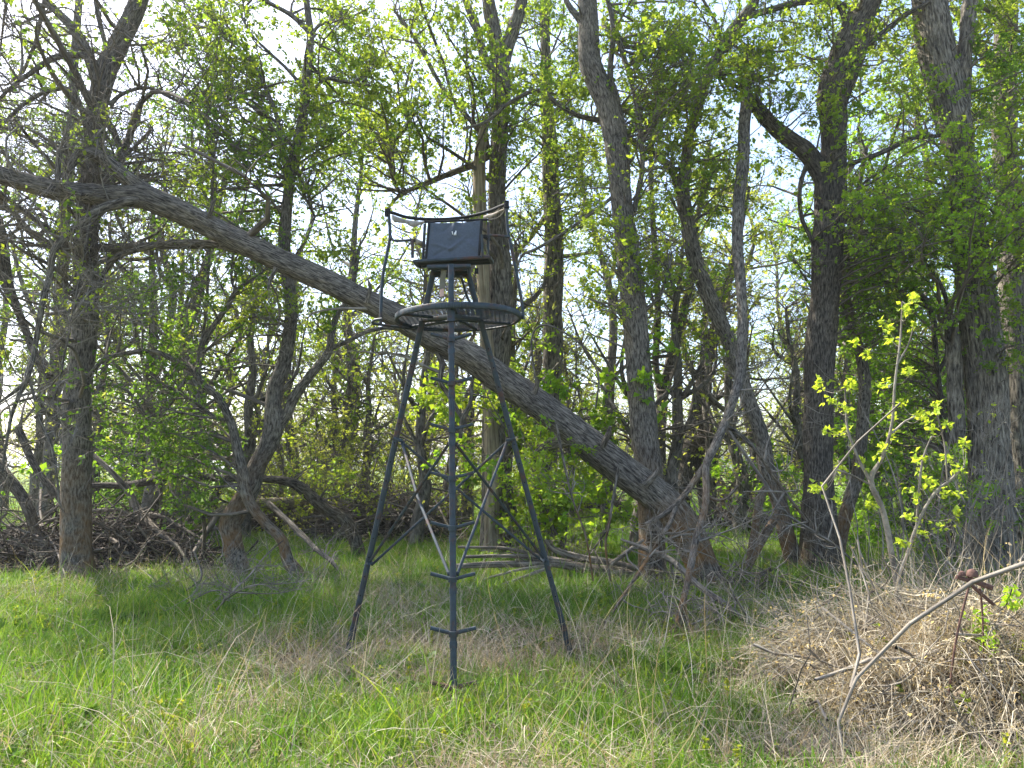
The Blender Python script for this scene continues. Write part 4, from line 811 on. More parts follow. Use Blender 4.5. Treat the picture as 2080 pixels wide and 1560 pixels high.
# ladder pole in sections with sleeves
cuts = [1442] + [y + 24 for y in rung_y[::-1][1:]] + [600]
prev = Fb
for i, y in enumerate(cuts[1:]):
    e = at_y(Fb, Ft, y); a = Acc(); sq_bar(a, prev, e, PW); part('ladder_pole', a, 'paint'); prev = e
a = Acc(); sq_bar(a, prev, Ft, PW); part('ladder_pole', a)
ax = nrm(Ft - Fb)
for y in [yy + 24 for yy in rung_y[:-1]]:
    c = at_y(Fb, Ft, y); a = Acc(); sq_bar(a, c - ax * 0.022, c + ax * 0.022, PW + 0.008); part('sleeve', a)
for i, y in enumerate(rung_y):
    c = at_y(Fb, Ft, y) + np.array([0, -0.012, 0]); mm = 'paint_rust' if i == 7 else 'paint'
    a = Acc()
    for s in (-1, 1):
        tip = c + np.array([s * 0.155, -0.01, 0.04]); sq_bar(a, c + np.array([-s * 0.012, 0, -0.004]), tip, 0.022, 0.036)
    r_ = part('rung', a, mm)
    a = Acc(); sq_bar(a, c + np.array([0, -0.006, -0.018]), c + np.array([0, -0.006, 0.016]), PW + 0.014, 0.05); part('rung_bracket', a, mm, r_)
a = Acc(); box_acc(a, -0.09, 0.09, -0.09, 0.09, -0.055, -0.045); part('foot_plate', a, 'paint_rust')
for b, t, nm in ((Lb, Lt, 'L'), (Rb, Rt, 'R')):
    a = Acc(); m_ = b + (t - b) * 0.10; sq_bar(a, b, t, PW + 0.002); leg = part('leg', a)
    a = Acc(); sq_bar(a, b, m_, PW + 0.008); part('foot_sleeve', a, 'paint', leg)
    d = nrm(t - b); s = nrm(np.cross(d, [0, 1, 0])); u = np.cross(s, d); u = -u if u[1] > 0 else u
    for k in np.linspace(0.13, 0.80, 15):
        c = b + (t - b) * k + u * (PW / 2 + 0.0022); a = Acc(); th = np.linspace(0, 6.283, 9)[:-1]
        V = np.vstack([c + 0.006 * (np.cos(q) * s + np.sin(q) * d) for q in th] + [c[None]]); kk = np.arange(8)
        a.add(V, np.stack([kk, (kk + 1) % 8, np.full(8, 8)], 1)); part('bolt_hole', a, 'hole', leg)
# bracing
LU, RU, LD, RD = at_y(Lb, Lt, 893), at_y(Rb, Rt, 893), at_y(Lb, Lt, 1148), at_y(Rb, Rt, 1140)
FU, FD = at_y(Fb, Ft, 903), at_y(Fb, Ft, 1166)
for p, tow in ((LU, RU), (RU, LU), (LD, FU), (RD, FU)):
    a = Acc(); d = nrm(tow - p); sq_bar(a, p - d * 0.02 + np.array([0, 0, 0.012]), p + d * 0.055 + np.array([0, 0, -0.012]), 0.030, 0.05); br = part('brace_bracket', a)
    a = Acc(); sq_bar(a, p + d * 0.045 + np.array([0, -0.032, -0.01]), p + d * 0.045 + np.array([0, 0.032, -0.01]), 0.014); part('bolt', a, 'paint_rust', br)
for p in (FU, FD):
    a = Acc(); sq_bar(a, p + np.array([-0.04, 0.02, 0]), p + np.array([0.04, 0.02, 0]), 0.018, 0.03, (0, 0, 1)); part('brace_bracket', a)
def brace(pts):
    a = Acc()
    for p0, p1 in zip(pts[:-1], pts[1:]): sq_bar(a, p0, p1 + nrm(p1 - p0) * 0.006, 0.021, 0.013)
    part('brace', a)
dl = nrm(RU - LU) * 0.05
kink = (LU + dl) * 0.55 + FD * 0.45 + np.array([-0.035, 0, -0.03])
brace([LU + dl + [0, 0, -0.02], kink, FD + [-0.03, 0.02, 0]])
brace([LD + nrm(FU - LD) * 0.05, FU + [-0.03, 0.02, 0]])
brace([RU - dl + [0, 0, -0.02], FD + [0.03, 0.02, 0]])
brace([RD + nrm(FU - RD) * 0.05, FU + [0.03, 0.02, 0]])
brace([LU + dl + [0, 0.02, -0.02], RD + [-0.03, 0.015, 0]])
brace([RU - dl + [0, 0.035, -0.02], LD + [0.03, 0.03, 0]])
# platform
pc = Q(931, 646, 6.22); PR = 0.505
tilt = Matrix.Rotation(math.radians(-1.6), 3, 'Y')
def onp(x, y, z=0): return pc + np.array(tilt @ Vector((x, y, z)))
ang = np.linspace(0, 2 * math.pi, 65)
a = Acc()
for k in range(64):
    sq_bar(a, onp(PR * math.cos(ang[k]), PR * math.sin(ang[k])), onp(PR * math.cos(ang[k + 1]), PR * math.sin(ang[k + 1])), 0.024, 0.046, (0, 0, 1))
plat = part('platform_ring', a)
a = Acc()
for c in np.arange(-PR + 0.01, PR, 0.036):
    for s in (1, -1):     # two families of strands making the expanded steel mesh
        lim = math.sqrt(max(PR * PR - c * c, 0)) - 0.012; u = np.array([math.cos(0.5), s * math.sin(0.5)]); v = np.array([-u[1], u[0]])
        q0, q1 = u * -lim + v * c, u * lim + v * c
        if lim > 0.03: sq_bar(a, onp(q0[0], q0[1], 0.002 + 0.004 * s), onp(q1[0], q1[1], 0.002 + 0.004 * s), 0.008, 0.005, (0, 0, 1))
part('platform_grate', a, 'paint', plat)
for th in (-90, 30, 150, 75, 215):
    a = Acc(); t = math.radians(th); sq_bar(a, onp(0.05 * math.cos(t), 0.05 * math.sin(t), -0.016), onp(PR * math.cos(t), PR * math.sin(t), -0.016), 0.026, 0.02, (0, 0, 1)); part('platform_spoke', a, 'paint', plat)
a = Acc(); la, ra, fa = at_y(Lb, Lt, 650), at_y(Rb, Rt, 650), at_y(Fb, Ft, 642)
for p, q in ((la, ra), (la, fa), (ra, fa)): sq_bar(a, p, q, 0.028, 0.03, (0, 0, 1))
part('platform_frame', a, 'paint', plat)
a = Acc(); sq_bar(a, at_y(Fb, Ft, 655) + [0, -0.012, 0], at_y(Fb, Ft, 620) + [0, -0.012, 0], PW + 0.016); part('pole_bracket', a, 'paint')
# railing
hl, hr = Q(758, 655, 6.05), Q(1058, 650, 6.25)
a = Acc(); rod(a, [Q(776, 648, 5.95), Q(762, 650, 5.97), Q(757, 656, 6.02), Q(775, 660, 6.1), Q(830, 667, 6.45), Q(880, 671, 6.65), Q(930, 672, 6.72), Q(985, 669, 6.65), Q(1030, 662, 6.5), Q(1052, 652, 6.35), Q(1062, 640, 6.2)], 0.011, 10); part('rail_hoop', a, 'paint', None, True)
a = Acc(); rod(a, [Q(773, 661, 6.08), Q(774, 620, 6.08), Q(777, 565, 6.1), Q(786, 515, 6.12), Q(792, 480, 6.14), Q(790, 440, 6.15), Q(787, 424, 6.15)], 0.0135, 10); rl = part('rail_post', a, 'paint', None, True)
a = Acc(); rod(a, [Q(1063, 648, 6.25), Q(1060, 615, 6.25), Q(1052, 570, 6.26), Q(1040, 510, 6.27), Q(1032, 470, 6.28), Q(1029, 430, 6.28), Q(1028, 408, 6.28)], 0.0135, 10); rr_ = part('rail_post', a, 'paint', None, True)
rail_pts = [Q(787, 430, 6.15), Q(800, 433, 6.3), Q(825, 441, 6.48), Q(860, 445, 6.62), Q(905, 445, 6.7), Q(950, 440, 6.66), Q(990, 430, 6.52), Q(1015, 420, 6.38), Q(1029, 414, 6.28)]
a = Acc(); rod(a, rail_pts, 0.0145, 10); rail = part('shooting_rail', a, 'fabric_dark', None, True)
for q, pr in ((Q(787, 432, 6.15), rl), (Q(1029, 416, 6.28), rr_)):
    a = Acc(); sq_bar(a, q + [0, 0, -0.03], q + [0, 0, 0.03], 0.042, 0.042); part('rail_clamp', a, 'fabric_dark', pr)
def rag(pts_top, drop, thick, m_='padding', seed=1):
    """torn padding drooping from the rail: closed lumpy strip"""
    top = np.asarray(pts_top); q, _ = smooth_path(top, np.ones(len(top)), 0.012); n = len(q); t = np.linspace(0, 1, n)
    dz = np.interp(t, np.linspace(0, 1, len(drop)), drop) * (0.8 + 0.4 * vnoise(t * 9 + seed, t * 0, seed))
    sec = 8; th = np.linspace(0, 2 * math.pi, sec, endpoint=False); V = []
    for k in range(n):
        c = q[k] + np.array([0, 0, -dz[k] * 0.5])
        V.append([c + np.array([0, math.cos(x) * thick * (0.7 + 0.6 * vnoise(np.array([k * .31]), np.array([i * 1.7]), seed)[0]), math.sin(x) * max(dz[k] * 0.5, 0.004)]) for i, x in enumerate(th)])
    V = np.array(V).reshape(-1, 3); i = np.arange(n - 1)[:, None] * sec; j = np.arange(sec)[None]
    a = Acc(); a.add(V, np.stack([i + j, i + (j + 1) % sec, i + sec + (j + 1) % sec, i + sec + j], -1).reshape(-1, 4)); return a
part('torn_padding', rag([Q(797, 436, 6.24), Q(815, 443, 6.38), Q(835, 448, 6.48), Q(862, 450, 6.58)], [0.05, 0.06, 0.045, 0.05, 0.012], 0.02), 'padding', rail, True)
part('torn_padding', rag([Q(982, 438, 6.55), Q(1000, 433, 6.46), Q(1014, 428, 6.38), Q(1024, 424, 6.32)], [0.03, 0.035, 0.02, 0.012], 0.018, seed=4), 'padding', rail, True)
a = Acc(); rod(a, [Q(990, 446, 6.5), Q(1008, 443, 6.42), Q(1020, 434, 6.36), Q(1024, 424, 6.33), Q(1018, 420, 6.36), Q(1005, 433, 6.44)], 0.004, 6, 0.02); part('loose_cord', a, 'padding', rail, True)
# arms between posts and seat
a = Acc(); rod(a, [Q(793, 478, 6.14), Q(798, 488, 6.13), Q(815, 489, 6.11), Q(838, 487, 6.1)], 0.011, 8); part('side_arm', a, 'paint', None, True)
a = Acc(); rod(a, [Q(1034, 481, 6.27), Q(1015, 479, 6.2), Q(992, 478, 6.15)], 0.011, 8); part('side_arm', a, 'paint', None, True)
# seat
sw = thing_seat = bpy.data.objects.new('seat', None); C.objects.link(sw); sw.parent = stand
def spart(name, a, m_='paint', smooth=False): return part(name, a, m_, sw, smooth)
def wall_cloth(c00, c10, c01, c11, nu=44, nv=34, amp=0.019):
    U, V_ = np.meshgrid(np.linspace(0, 1, nu), np.linspace(0, 1, nv)); u, v = U[..., None], V_[..., None]
    X = (1 - u) * (1 - v) * c00 + u * (1 - v) * c10 + (1 - u) * v * c01 + u * v * c11
    f = 0.010 * (vnoise(U * 4, V_ * 4, 3) - 0.5) + 0.005 * (vnoise(U * 11, V_ * 9, 6) - 0.5)
    for x0, y0, x1, y1, w_, am in ((.45,.25,.12,.44,.03,.012), (.45,.25,.72,.58,.035,.014), (.50,1.,.44,.55,.04,.016), (.62,1.,.64,.66,.03,-.012), (.78,.38,.99,.08,.03,.013), (.18,.12,.42,.30,.03,-.010), (.86,.97,.96,.78,.03,.010), (.10,.95,.16,.5,.03,.008), (.45,.22,.50,.02,.04,-.010), (.70,.45,.95,.40,.025,.008), (.30,.75,.44,.98,.03,-.008)):
        dx, dy = x1 - x0, y1 - y0; t_ = np.clip(((U - x0) * dx + (V_ - y0) * dy) / (dx * dx + dy * dy), 0, 1); dd = np.hypot(U - x0 - t_ * dx, V_ - y0 - t_ * dy)
        f = f + amp / 0.019 * am * np.exp(-(dd / w_) ** 2) * (1 - 0.5 * t_)
    sag = -0.012 * np.sin(U * math.pi) * (V_ ** 3)
    X = X + f[..., None] * np.array([0, -1.0, 0]) + sag[..., None] * np.array([0, 0, 1.0])
    Y = X + np.array([0, 0.004, 0]); n = nu * nv
    i = (np.arange(nv - 1) * nu)[:, None] + np.arange(nu - 1)[None]; f4 = np.stack([i, i + 1, i + nu + 1, i + nu], -1).reshape(-1, 4)
    a = Acc(); a.add(X.reshape(-1, 3), f4); a.add(Y.reshape(-1, 3), f4[:, ::-1]); return a, X
c00, c10, c01, c11 = Q(862, 530, 6.03), Q(976, 519, 6.03), Q(869, 452, 6.08), Q(981, 447, 6.08)
a, X = wall_cloth(c00, c10, c01, c11); cloth = spart('back_panel', a, 'fabric', True)
for u0, u1 in ((0, 2), (41, 43)):
    e = X[:, u0] + np.array([0, -0.004, 0]); f_ = X[:, u1] + np.array([0, -0.004, 0]); n_ = len(e); vv = np.vstack([e, f_, e + [0, 0.003, 0], f_ + [0, 0.003, 0]]); k = np.arange(n_ - 1)
    a = Acc(); a.add(vv, np.vstack([np.stack([k, k + n_, k + n_ + 1, k + 1], 1), np.stack([k + 2 * n_, k + 2 * n_ + 1, k + 3 * n_ + 1, k + 3 * n_], 1), np.stack([k, k + 1, k + 1 + 2 * n_, k + 2 * n_], 1), np.stack([k + n_, k + 3 * n_, k + 1 + 3 * n_, k + 1 + n_], 1)])); spart('hem', a, 'fabric_dark', True)
cw = X[22, 21] + np.array([0, -0.012, 0])
for dx, dz, w_, h_, sh in ((-0.011, 0.004, 0.007, 0.024, -0.004), (0.001, -0.004, 0.008, 0.022, 0.006), (0.013, 0.003, 0.008, 0.036, 0.001)):
    a = Acc(); v = np.array([[dx, 0, dz - h_ / 2], [dx + w_, 0, dz - h_ / 2], [dx + w_ + sh, 0, dz + h_ / 2], [dx + sh, 0, dz + h_ / 2]]) + cw; v2 = v + np.array([0, 0.003, 0])
    a.add(np.vstack([v, v2]), np.array([[0, 1, 2, 3], [7, 6, 5, 4], [0, 4, 5, 1], [1, 5, 6, 2], [2, 6, 7, 3], [3, 7, 4, 0]])); spart('white_mark', a, 'white')
for x0, y0, x1, y1, D in ((863, 455, 859, 532, 6.1), (992, 452, 991, 520, 6.12)):
    a = Acc(); sq_bar(a, Q(x1, y1, D), Q(x0, y0, D), 0.022); spart('back_post', a)
a = Acc(); sq_bar(a, Q(862, 451, 6.11), Q(993, 446, 6.13), 0.016, 0.016, (0, 0, 1)); spart('back_top_bar', a, 'fabric_dark')
# seat pan, seen from underneath
def slab(c, thick):
    c = np.asarray(c); v = np.vstack([c, c + np.array([0, 0, thick])]); a = Acc()
    a.add(v, np.array([[3, 2, 1, 0], [4, 5, 6, 7], [0, 1, 5, 4], [1, 2, 6, 5], [2, 3, 7, 6], [3, 0, 4, 7]])); return a
p = [Q(842, 531, 6.0), Q(994, 522, 6.02), Q(1000, 533, 6.34), Q(850, 541, 6.34)]
spart('seat_cloth', slab(p, 0.012), 'fabric_dark')
a = Acc()
for q, r in zip(p, p[1:] + p[:1]): sq_bar(a, q, r, 0.026, 0.026, (0, 0, 1))
spart('seat_frame', a)
a = Acc(); sq_bar(a, Q(838, 523, 5.99), Q(838, 488, 6.0), 0.022, 0.03); spart('arm_post', a)
a = Acc(); sq_bar(a, Q(838, 488, 5.99), Q(850, 492, 6.3), 0.03, 0.022, (0, 0, 1)); spart('arm_rest', a, 'fabric_dark')
a = Acc(); rod(a, [Q(846, 490, 6.05), Q(854, 494, 6.12), Q(861, 499, 6.2)], 0.021, 8, 0.02); spart('arm_padding', a, 'padding', True)
a = Acc(); sq_bar(a, Q(980, 521, 6.0), Q(979, 477, 6.0), 0.020, 0.03); spart('arm_post', a)
a = Acc(); sq_bar(a, Q(985, 480, 6.0), Q(994, 486, 6.3), 0.03, 0.03, (0, 0, 1)); spart('arm_rest', a, 'fabric_dark')
a = rag([Q(986, 495, 6.1), Q(990, 505, 6.12), Q(994, 520, 6.12)], [0.04, 0.06, 0.03], 0.015, seed=8); spart('arm_padding', a, 'strap', True)
# swivel plate, boxes and pivot
a = Acc(); sq_bar(a, Q(868, 543, 5.98), Q(956, 541, 5.98), 0.045, 0.03, (0, 0, 1)); spart('swivel_plate', a)
a = Acc(); sq_bar(a, Q(880, 549, 6.2), Q(950, 549, 6.2), 0.12, 0.04, (0, 0, 1)); spart('swivel_plate', a)
a = Acc(); rod(a, [Q(917, 562, 6.12), Q(917, 540, 6.12)], 0.03, 14); spart('pivot_tube', a, 'paint', True)
a = Acc(); sq_bar(a, Q(968, 545, 6.05), Q(968, 556, 6.05), 0.03, 0.02); spart('release_lever', a, 'fabric_dark')
a = Acc(); sq_bar(a, at_y(Lb, Lt, 560), at_y(Rb, Rt, 560), 0.02, 0.03, (0, 0, 1)); part('leg_spreader', a)
a = Acc(); rod(a, [Q(936, 560, 6.1), Q(948, 600, 6.25), Q(960, 626, 6.3)], 0.01, 8); part('stay_rod', a, 'paint', None, True)
strap = [Q(902, 548, 6.0), Q(899, 570, 6.01), Q(897, 588, 6.0)]
a = Acc(); sq_bar(a, strap[0], strap[1], 0.044, 0.003); sq_bar(a, strap[1], strap[2], 0.044, 0.003); st_ = part('hanging_strap', a, 'strap')
a = Acc(); sq_bar(a, strap[2] + [0, 0, 0.004], Q(898, 602, 5.99), 0.036, 0.002, (0.3, 1, 0)); part('paper_tag', a, 'tagpink', st_)

# ------------------------------------------------------------------ rusty iron in the heap
RD_ = 4.75; off2 = P(1960, 1300, RD_)
iron = thing('rusty_implement', 'rusted iron implement with two round bosses and a hooked rod standing in the dry heap', 'farm implement', tuple(off2))
I = lambda x, y, D=RD_: P(x, y, D) - off2
def ipart(name, a, smooth=False): return obj(name, a.mesh(name, smooth), M['rust'], iron)
a = Acc(); rod(a, [I(1971, 1180), I(1962, 1215), I(1948, 1270), I(1938, 1325), I(1930, 1390), I(1924, 1420), I(1916, 1429), I(1908, 1422)], 0.0065, 8); ipart('hooked_rod', a, True)
a = Acc(); sq_bar(a, I(1943, 1172), I(1972, 1180), 0.025, 0.022); ipart('cross_plate', a)
a = Acc(); sq_bar(a, I(1968, 1176), I(2014, 1194), 0.03, 0.03); ipart('cross_plate', a)
a = Acc(); sq_bar(a, I(1972, 1188), I(2018, 1228), 0.015, 0.03); ipart('brace_bar', a)
for x, y, r in ((1954, 1166, 0.02), (1975, 1166, 0.032)):
    a = Acc(); c = I(x, y); q = np.array([c + [0, 0, -r * 0.5], c + [0, 0, -r * 0.2], c + [0, 0, r * 0.5], c + [0, 0, r * 0.8], c + [0, 0, r * 0.95]]); bark_tube(a, q, r * np.array([1.0, 1.05, 0.9, 0.55, 0.2]), 14, 0, 1, 0.0); ipart('boss', a, True)
a = Acc(); rod(a, [I(1990, 1195, 4.8), I(1996, 1260, 4.85), I(2003, 1500, 4.9)], 0.006, 8); ipart('upright_bar', a, True)

# ------------------------------------------------------------------ grass, straw and sprouts
lib = bpy.data.collections.new('tufts')
def blade_set(name, n, h, w, lean, m_, spread=0.05, segs=3, hv=0.35, curlv=0.5, flop=0.0, tint=(0.75, 1.2)):
    r = rng; a = Acc(); hh = h * r.lognormal(0, hv, n); az = r.uniform(0, 6.28, n); ln = np.abs(r.normal(0, lean, n)) + flop
    base = np.column_stack([r.normal(0, spread, n), r.normal(0, spread, n), np.full(n, -0.01)])
    t = np.linspace(0, 1, segs + 1); d = np.column_stack([np.cos(az), np.sin(az)]); cu = np.abs(r.normal(0, curlv, n))
    V = np.zeros((n, segs + 1, 2, 3)); ww = w * r.uniform(0.7, 1.3, n); fa = az + math.pi / 2 + r.normal(0, 0.8, n); sv = np.column_stack([np.cos(fa), np.sin(fa), np.zeros(n)])
    for k, tk in enumerate(t):
        ang_ = ln + cu * tk; hor = hh * tk * np.sin(np.minimum(ang_, 1.5)); ver = hh * tk * np.cos(np.minimum(ang_, 1.5))
        c = base + np.column_stack([d * hor[:, None], ver]); half = (ww * (1 - tk) ** 0.7 * 0.5 + 0.0003)[:, None] * sv
        V[:, k, 0] = c - half; V[:, k, 1] = c + half
    i = (np.arange(n) * (segs + 1) * 2)[:, None] + (np.arange(segs) * 2)[None]; f = np.stack([i, i + 1, i + 3, i + 2], -1).reshape(-1, 4)
    cl = np.repeat(r.uniform(*tint, (n, 1)) * np.array([[1, 1, 1.0]]), (segs + 1) * 2, 0)
    a.add(V.reshape(-1, 3), f, None, np.concatenate([cl, np.ones((len(cl), 1))], 1))
    return a
def lib_obj(name, a, m_):
    me_ = a.mesh(name); me_.materials.append(M[m_]); o = bpy.data.objects.new(name, me_); lib.objects.link(o); return o
NG, NS, NW = 8, 7, 5
for k in range(NG): lib_obj('a_grass_%02d' % k, blade_set('g', 170, rng.uniform(0.08, 0.135), 0.0058, 0.34, 'grass', 0.13, 3, 0.40, 0.7), 'grass')
for k in range(NS): lib_obj('b_straw_%02d' % k, blade_set('s', 70, rng.uniform(0.13, 0.27), 0.0045, 0.8, 'straw', 0.12, 4, 0.55, 0.9, 0.3, (0.6, 1.15)), 'straw')
for k in range(NW):
    a = Acc(); h = rng.uniform(0.12, 0.24); m_ = 14; zz = rng.uniform(0.35, 1, m_) * h; lean = rng.normal(0, 0.12, 2)
    pos = np.column_stack([lean[0] * zz, lean[1] * zz, zz]); leaves(a, pos, rng.normal(size=(m_, 3)) * 0.8 + [0, 0, 0.8], np.full(m_, 0.027), np.ones((m_, 3)) * 0.9, 2, 0.6)
    pts = np.array([[[0, 0, 0], [lean[0] * h * .5, lean[1] * h * .5, h * .5], [lean[0] * h, lean[1] * h, h]]]); b_ = Acc(); twig_tubes(b_, pts, np.array([[0.003, 0.0025, 0.0015]]), 3)
    a.add(b_.v[0], b_.l[0].reshape(-1, 4), None, np.ones((len(b_.v[0]), 4)) * [0.6, 0.55, 0.6, 1]); lib_obj('c_weed_%02d' % k, a, 'weed')
for k in range(3): lib_obj('d_stalk_%02d' % k, blade_set('d', 4, rng.uniform(0.5, 0.8), 0.006, 0.35, 'straw', 0.05, 6, 0.4, 0.8, 0.0, (0.75, 1.2)), 'straw')
for k in range(4):
    m_ = 60; a = Acc(); leaves(a, np.column_stack([rng.normal(0, 0.2, (m_, 2)), rng.uniform(0.005, 0.05, m_)]), np.column_stack([rng.normal(size=(m_, 2)), rng.normal(0, 0.25, m_)]), np.full(m_, 0.045), np.ones((m_, 3)) * rng.uniform(0.5, 1.0, (m_, 1)), 1, 0.2, 0.0); lib_obj('e_litter_%02d' % k, a, 'litter_leaf')
for k in range(4):
    m_ = 9; a = Acc(); az = rng.uniform(0, 6.28, m_); leaves(a, np.column_stack([0.02 * np.cos(az), 0.02 * np.sin(az), rng.uniform(0.0, 0.06, m_)]), np.column_stack([np.cos(az), np.sin(az), rng.uniform(0.35, 1.0, m_)]), np.full(m_, 0.10), np.ones((m_, 3)) * rng.uniform(0.7, 1.0, (m_, 1)), 1, 0.15, 0.0); lib_obj('f_broadleaf_%02d' % k, a, 'broadleaf')
for k in range(5): lib_obj('g_dry_%02d' % k, blade_set('h', 60, rng.uniform(0.10, 0.19), 0.0036, 0.45, 'straw', 0.17, 4, 0.5, 0.8, 0.05, (0.5, 1.1)), 'straw')
ng = bpy.data.node_groups.new('scatter', 'GeometryNodeTree')
ng.interface.new_socket('Geometry', in_out='INPUT', socket_type='NodeSocketGeometry'); ng.interface.new_socket('Geometry', in_out='OUTPUT', socket_type='NodeSocketGeometry')
gi = ng.nodes.new('NodeGroupInput'); go = ng.nodes.new('NodeGroupOutput'); iop = ng.nodes.new('GeometryNodeInstanceOnPoints'); ci = ng.nodes.new('GeometryNodeCollectionInfo')
ci.inputs['Collection'].default_value = lib; ci.inputs['Separate Children'].default_value = True; ci.inputs['Reset Children'].default_value = True
def attr(nm, t):
    q = ng.nodes.new('GeometryNodeInputNamedAttribute'); q.data_type = t; q.inputs['Name'].default_value = nm; return [o_ for o_ in q.outputs if o_.enabled and o_.name == 'Attribute'][0]
ng.links.new(gi.outputs[0], iop.inputs['Points']); ng.links.new(ci.outputs[0], iop.inputs['Instance']); iop.inputs['Pick Instance'].default_value = True
ng.links.new(attr('pick', 'INT'), iop.inputs['Instance Index']); ng.links.new(attr('turn', 'FLOAT_VECTOR'), iop.inputs['Rotation']); ng.links.new(attr('grow', 'FLOAT_VECTOR'), iop.inputs['Scale'])
ng.links.new(iop.outputs[0], go.inputs[0])
def scatter(name, label, cat, pos, pick, scale, tiltv=0.12):
    me_ = bpy.data.meshes.new(name); n = len(pos); me_.vertices.add(n); me_.vertices.foreach_set('co', np.asarray(pos, np.float32).ravel())
    x = me_.attributes.new('pick', 'INT', 'POINT'); x.data.foreach_set('value', np.asarray(pick, np.int32))
    rot = np.column_stack([rng.normal(0, tiltv, n), rng.normal(0, tiltv, n), rng.uniform(0, 6.28, n)]).astype(np.float32)
    x = me_.attributes.new('turn', 'FLOAT_VECTOR', 'POINT'); x.data.foreach_set('vector', rot.ravel())
    s = np.repeat(np.asarray(scale, np.float32)[:, None], 3, 1); s[:, 2] = np.minimum(s[:, 2], 0.55 + 0.45 * s[:, 2]).clip(0, 1.35); x = me_.attributes.new('grow', 'FLOAT_VECTOR', 'POINT'); x.data.foreach_set('vector', s.ravel())
    o = obj(name, me_, None, None, 'stuff'); o['label'] = label; o['category'] = cat
    md = o.modifiers.new('scatter', 'NODES'); md.node_group = ng
    return o
def strew(d0, d1, dens):
    n = int(dens * 0.5 * 1.5 * (d1 ** 2 - d0 ** 2)); y = np.sqrt(rng.uniform(d0 ** 2, d1 ** 2, n)); x = rng.uniform(-0.75, 0.75, n) * y
    return x, y
def heap_z(x, y):
    q = ((x - HX) / HRX) ** 2 + ((y - HY) / HRY) ** 2
    return HH * 0.62 * np.clip(1 - q, 0, 1)
def dry_patch(x, y):     # 0..1, dry patches
    n = 0.55 * vnoise(x * 0.9 + 40, y * 0.9 + 11, 21) + 0.45 * vnoise(x * 2.7, y * 2.7 + 5, 22)
    for px, py, r in ((620, 1400, 0.9), (930, 1392, 0.55), (480, 1500, 0.6), (980, 1545, 0.5), (1260, 1420, 0.45), (1230, 1330, 0.6), (640, 1330, 0.9), (120, 1470, 0.4), (880, 1310, 0.7), (1700, 1540, 0.8)):
        c = G(px, py); n = n + 0.30 * np.exp(-((x - c[0]) ** 2 + (y - c[1]) ** 2) / (r * r))
    for px, py, r in ((1300, 1530, 0.7), (850, 1510, 0.3), (300, 1300, 1.4), (1400, 1440, 0.6)):
        c = G(px, py); n = n - 0.28 * np.exp(-((x - c[0]) ** 2 + (y - c[1]) ** 2) / (r * r))
    return n
xs, ys, sc = [], [], []
for d0, d1, dens, s in ((3.6, 6.5, 50, 0.9), (6.5, 10, 34, 1.0), (10, 16, 18, 1.2), (16, 28, 6, 1.8), (28, 52, 1.3, 3.2)):
    x, y = strew(d0, d1, dens); xs.append(x); ys.append(y); sc.append(np.full(len(x), s) * rng.lognormal(0, 0.22, len(x)))
x, y, s = map(np.concatenate, (xs, ys, sc)); dry = dry_patch(x, y); hz = heap_z(x, y)
keep = (rng.random(len(x)) < np.clip(1.5 - dry * 1.25, 0.15, 1)) & ((hz < 0.03) | (rng.random(len(x)) < 0.06)); x, y, s, dry = x[keep], y[keep], s[keep], dry[keep]
for px, D, rr2 in ((210, 12.6, 1.8), (10, 12.6, 1.0)):
    cx = (px - W / 2) / F * D; k = ((x - cx) / rr2) ** 2 + ((y - D) / 0.8) ** 2 > 1; x, y, s, dry = x[k], y[k], s[k], dry[k]
scatter('grass', 'fresh green spring grass covering the clearing', 'grass', np.column_stack([x, y, ground_z(x, y)]), rng.integers(0, NG, len(x)), s * (0.5 + 0.95 * vnoise(x * 1.7, y * 1.7, 8)))
xs, ys, sc = [], [], []
for d0, d1, dens, s in ((3.6, 6.5, 44, 0.75), (6.5, 10, 30, 0.8), (10, 16, 8, 1.0), (16, 30, 1.5, 1.5)):
    x, y = strew(d0, d1, dens); xs.append(x); ys.append(y); sc.append(np.full(len(x), s) * rng.lognormal(0, 0.25, len(x)))
x, y, s = map(np.concatenate, (xs, ys, sc)); keep = rng.random(len(x)) < np.clip((dry_patch(x, y) - 0.42) * 2.8, 0.05, 1) ** 1.2; x, y, s = x[keep], y[keep], s[keep]
hx = HX + HRX * 1.1 * rng.normal(0, 0.45, 420); hy = HY + HRY * 1.0 * rng.normal(0, 0.45, 420)
x = np.concatenate([x, hx]); y = np.concatenate([y, hy]); s = np.concatenate([s, rng.uniform(0.6, 1.1, 420)])
scatter('dry_grass', 'bleached dry grass and dead weed stalks among the green', 'dry grass', np.column_stack([x, y, ground_z(x, y) + heap_z(x, y)]), NG + rng.integers(0, NS, len(x)), s, 0.35)
x, y = strew(4, 12, 8); scatter('weed_sprouts', 'small yellow-green weed sprouts dotted through the grass', 'weeds', np.column_stack([x, y, ground_z(x, y) + heap_z(x, y) * 0.9]), NG + NS + rng.integers(0, NW, len(x)), rng.uniform(0.6, 1.2, len(x)))
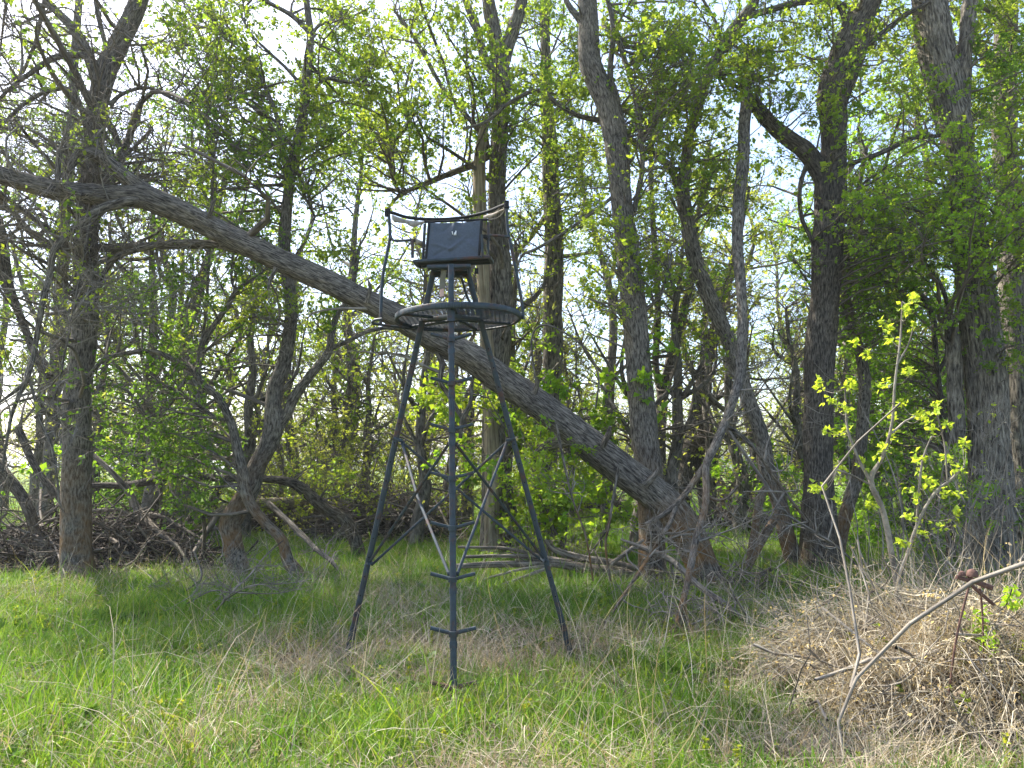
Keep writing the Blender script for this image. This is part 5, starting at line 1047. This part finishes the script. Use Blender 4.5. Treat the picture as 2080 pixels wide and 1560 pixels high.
x, y = strew(4, 11, 2.6); hx = HX + HRX * 0.5 * rng.normal(0, 1, 260); hy = HY + HRY * 0.5 * rng.normal(0, 1, 260); x = np.concatenate([x, hx]); y = np.concatenate([y, hy]); scatter('dead_stalks', 'tall bent dead stalks standing above the grass', 'dry stalks', np.column_stack([x, y, ground_z(x, y) + heap_z(x, y) * 0.8]), NG + NS + NW + rng.integers(0, 3, len(x)), rng.uniform(0.35, 0.85, len(x)), 0.2)

B0 = NG + NS + NW + 3
x, y = np.concatenate([np.stack(strew(3.6, 7, 22)), np.stack(strew(7, 13, 12))], 1); k = rng.random(len(x)) < np.clip(0.35 + 0.9 * (dry_patch(x, y) - 0.4), 0.12, 1); x, y = x[k], y[k]
scatter('fine_dry_grass', 'fine upright dead grass stems mixed through the green', 'dry grass', np.column_stack([x, y, ground_z(x, y)]), B0 + 8 + rng.integers(0, 5, len(x)), rng.uniform(0.7, 1.25, len(x)), 0.25)
x, y = np.concatenate([np.stack(strew(3.6, 8, 9)), np.stack(strew(8, 15, 4))], 1); scatter('leaf_litter', 'brown dead leaves lying in the grass', 'leaf litter', np.column_stack([x, y, ground_z(x, y) + heap_z(x, y)]), B0 + rng.integers(0, 4, len(x)), rng.uniform(0.7, 1.2, len(x)), 0.05)
x, y = strew(3.8, 12, 5); k = vnoise(x * 1.1 + 3, y * 1.1, 31) > 0.52; x, y = x[k], y[k]; scatter('broadleaf_weeds', 'dark green broad-leaved weeds in the grass', 'weeds', np.column_stack([x, y, ground_z(x, y)]), B0 + 4 + rng.integers(0, 4, len(x)), rng.uniform(0.6, 1.2, len(x)))

# ------------------------------------------------------------------ haze volume added to imitate lens glare and lift shadows
hz_m = bpy.data.materials.new('added_haze_air'); hz_m.use_nodes = True; hn = hz_m.node_tree; hn.nodes.clear()
ho = hn.nodes.new('ShaderNodeOutputMaterial'); hv_ = hn.nodes.new('ShaderNodeVolumePrincipled')
hv_.inputs['Color'].default_value = (0.93, 0.96, 1.0, 1); hv_.inputs['Density'].default_value = 0.0006; hv_.inputs['Anisotropy'].default_value = 0.3
hn.links.new(hv_.outputs[0], ho.inputs['Volume'])
a = Acc(); box_acc(a, -2700, 2700, -500, 3700, -1.5, 24.0)
obj('added_haze', a.mesh('added_haze'), hz_m, None, 'stuff')
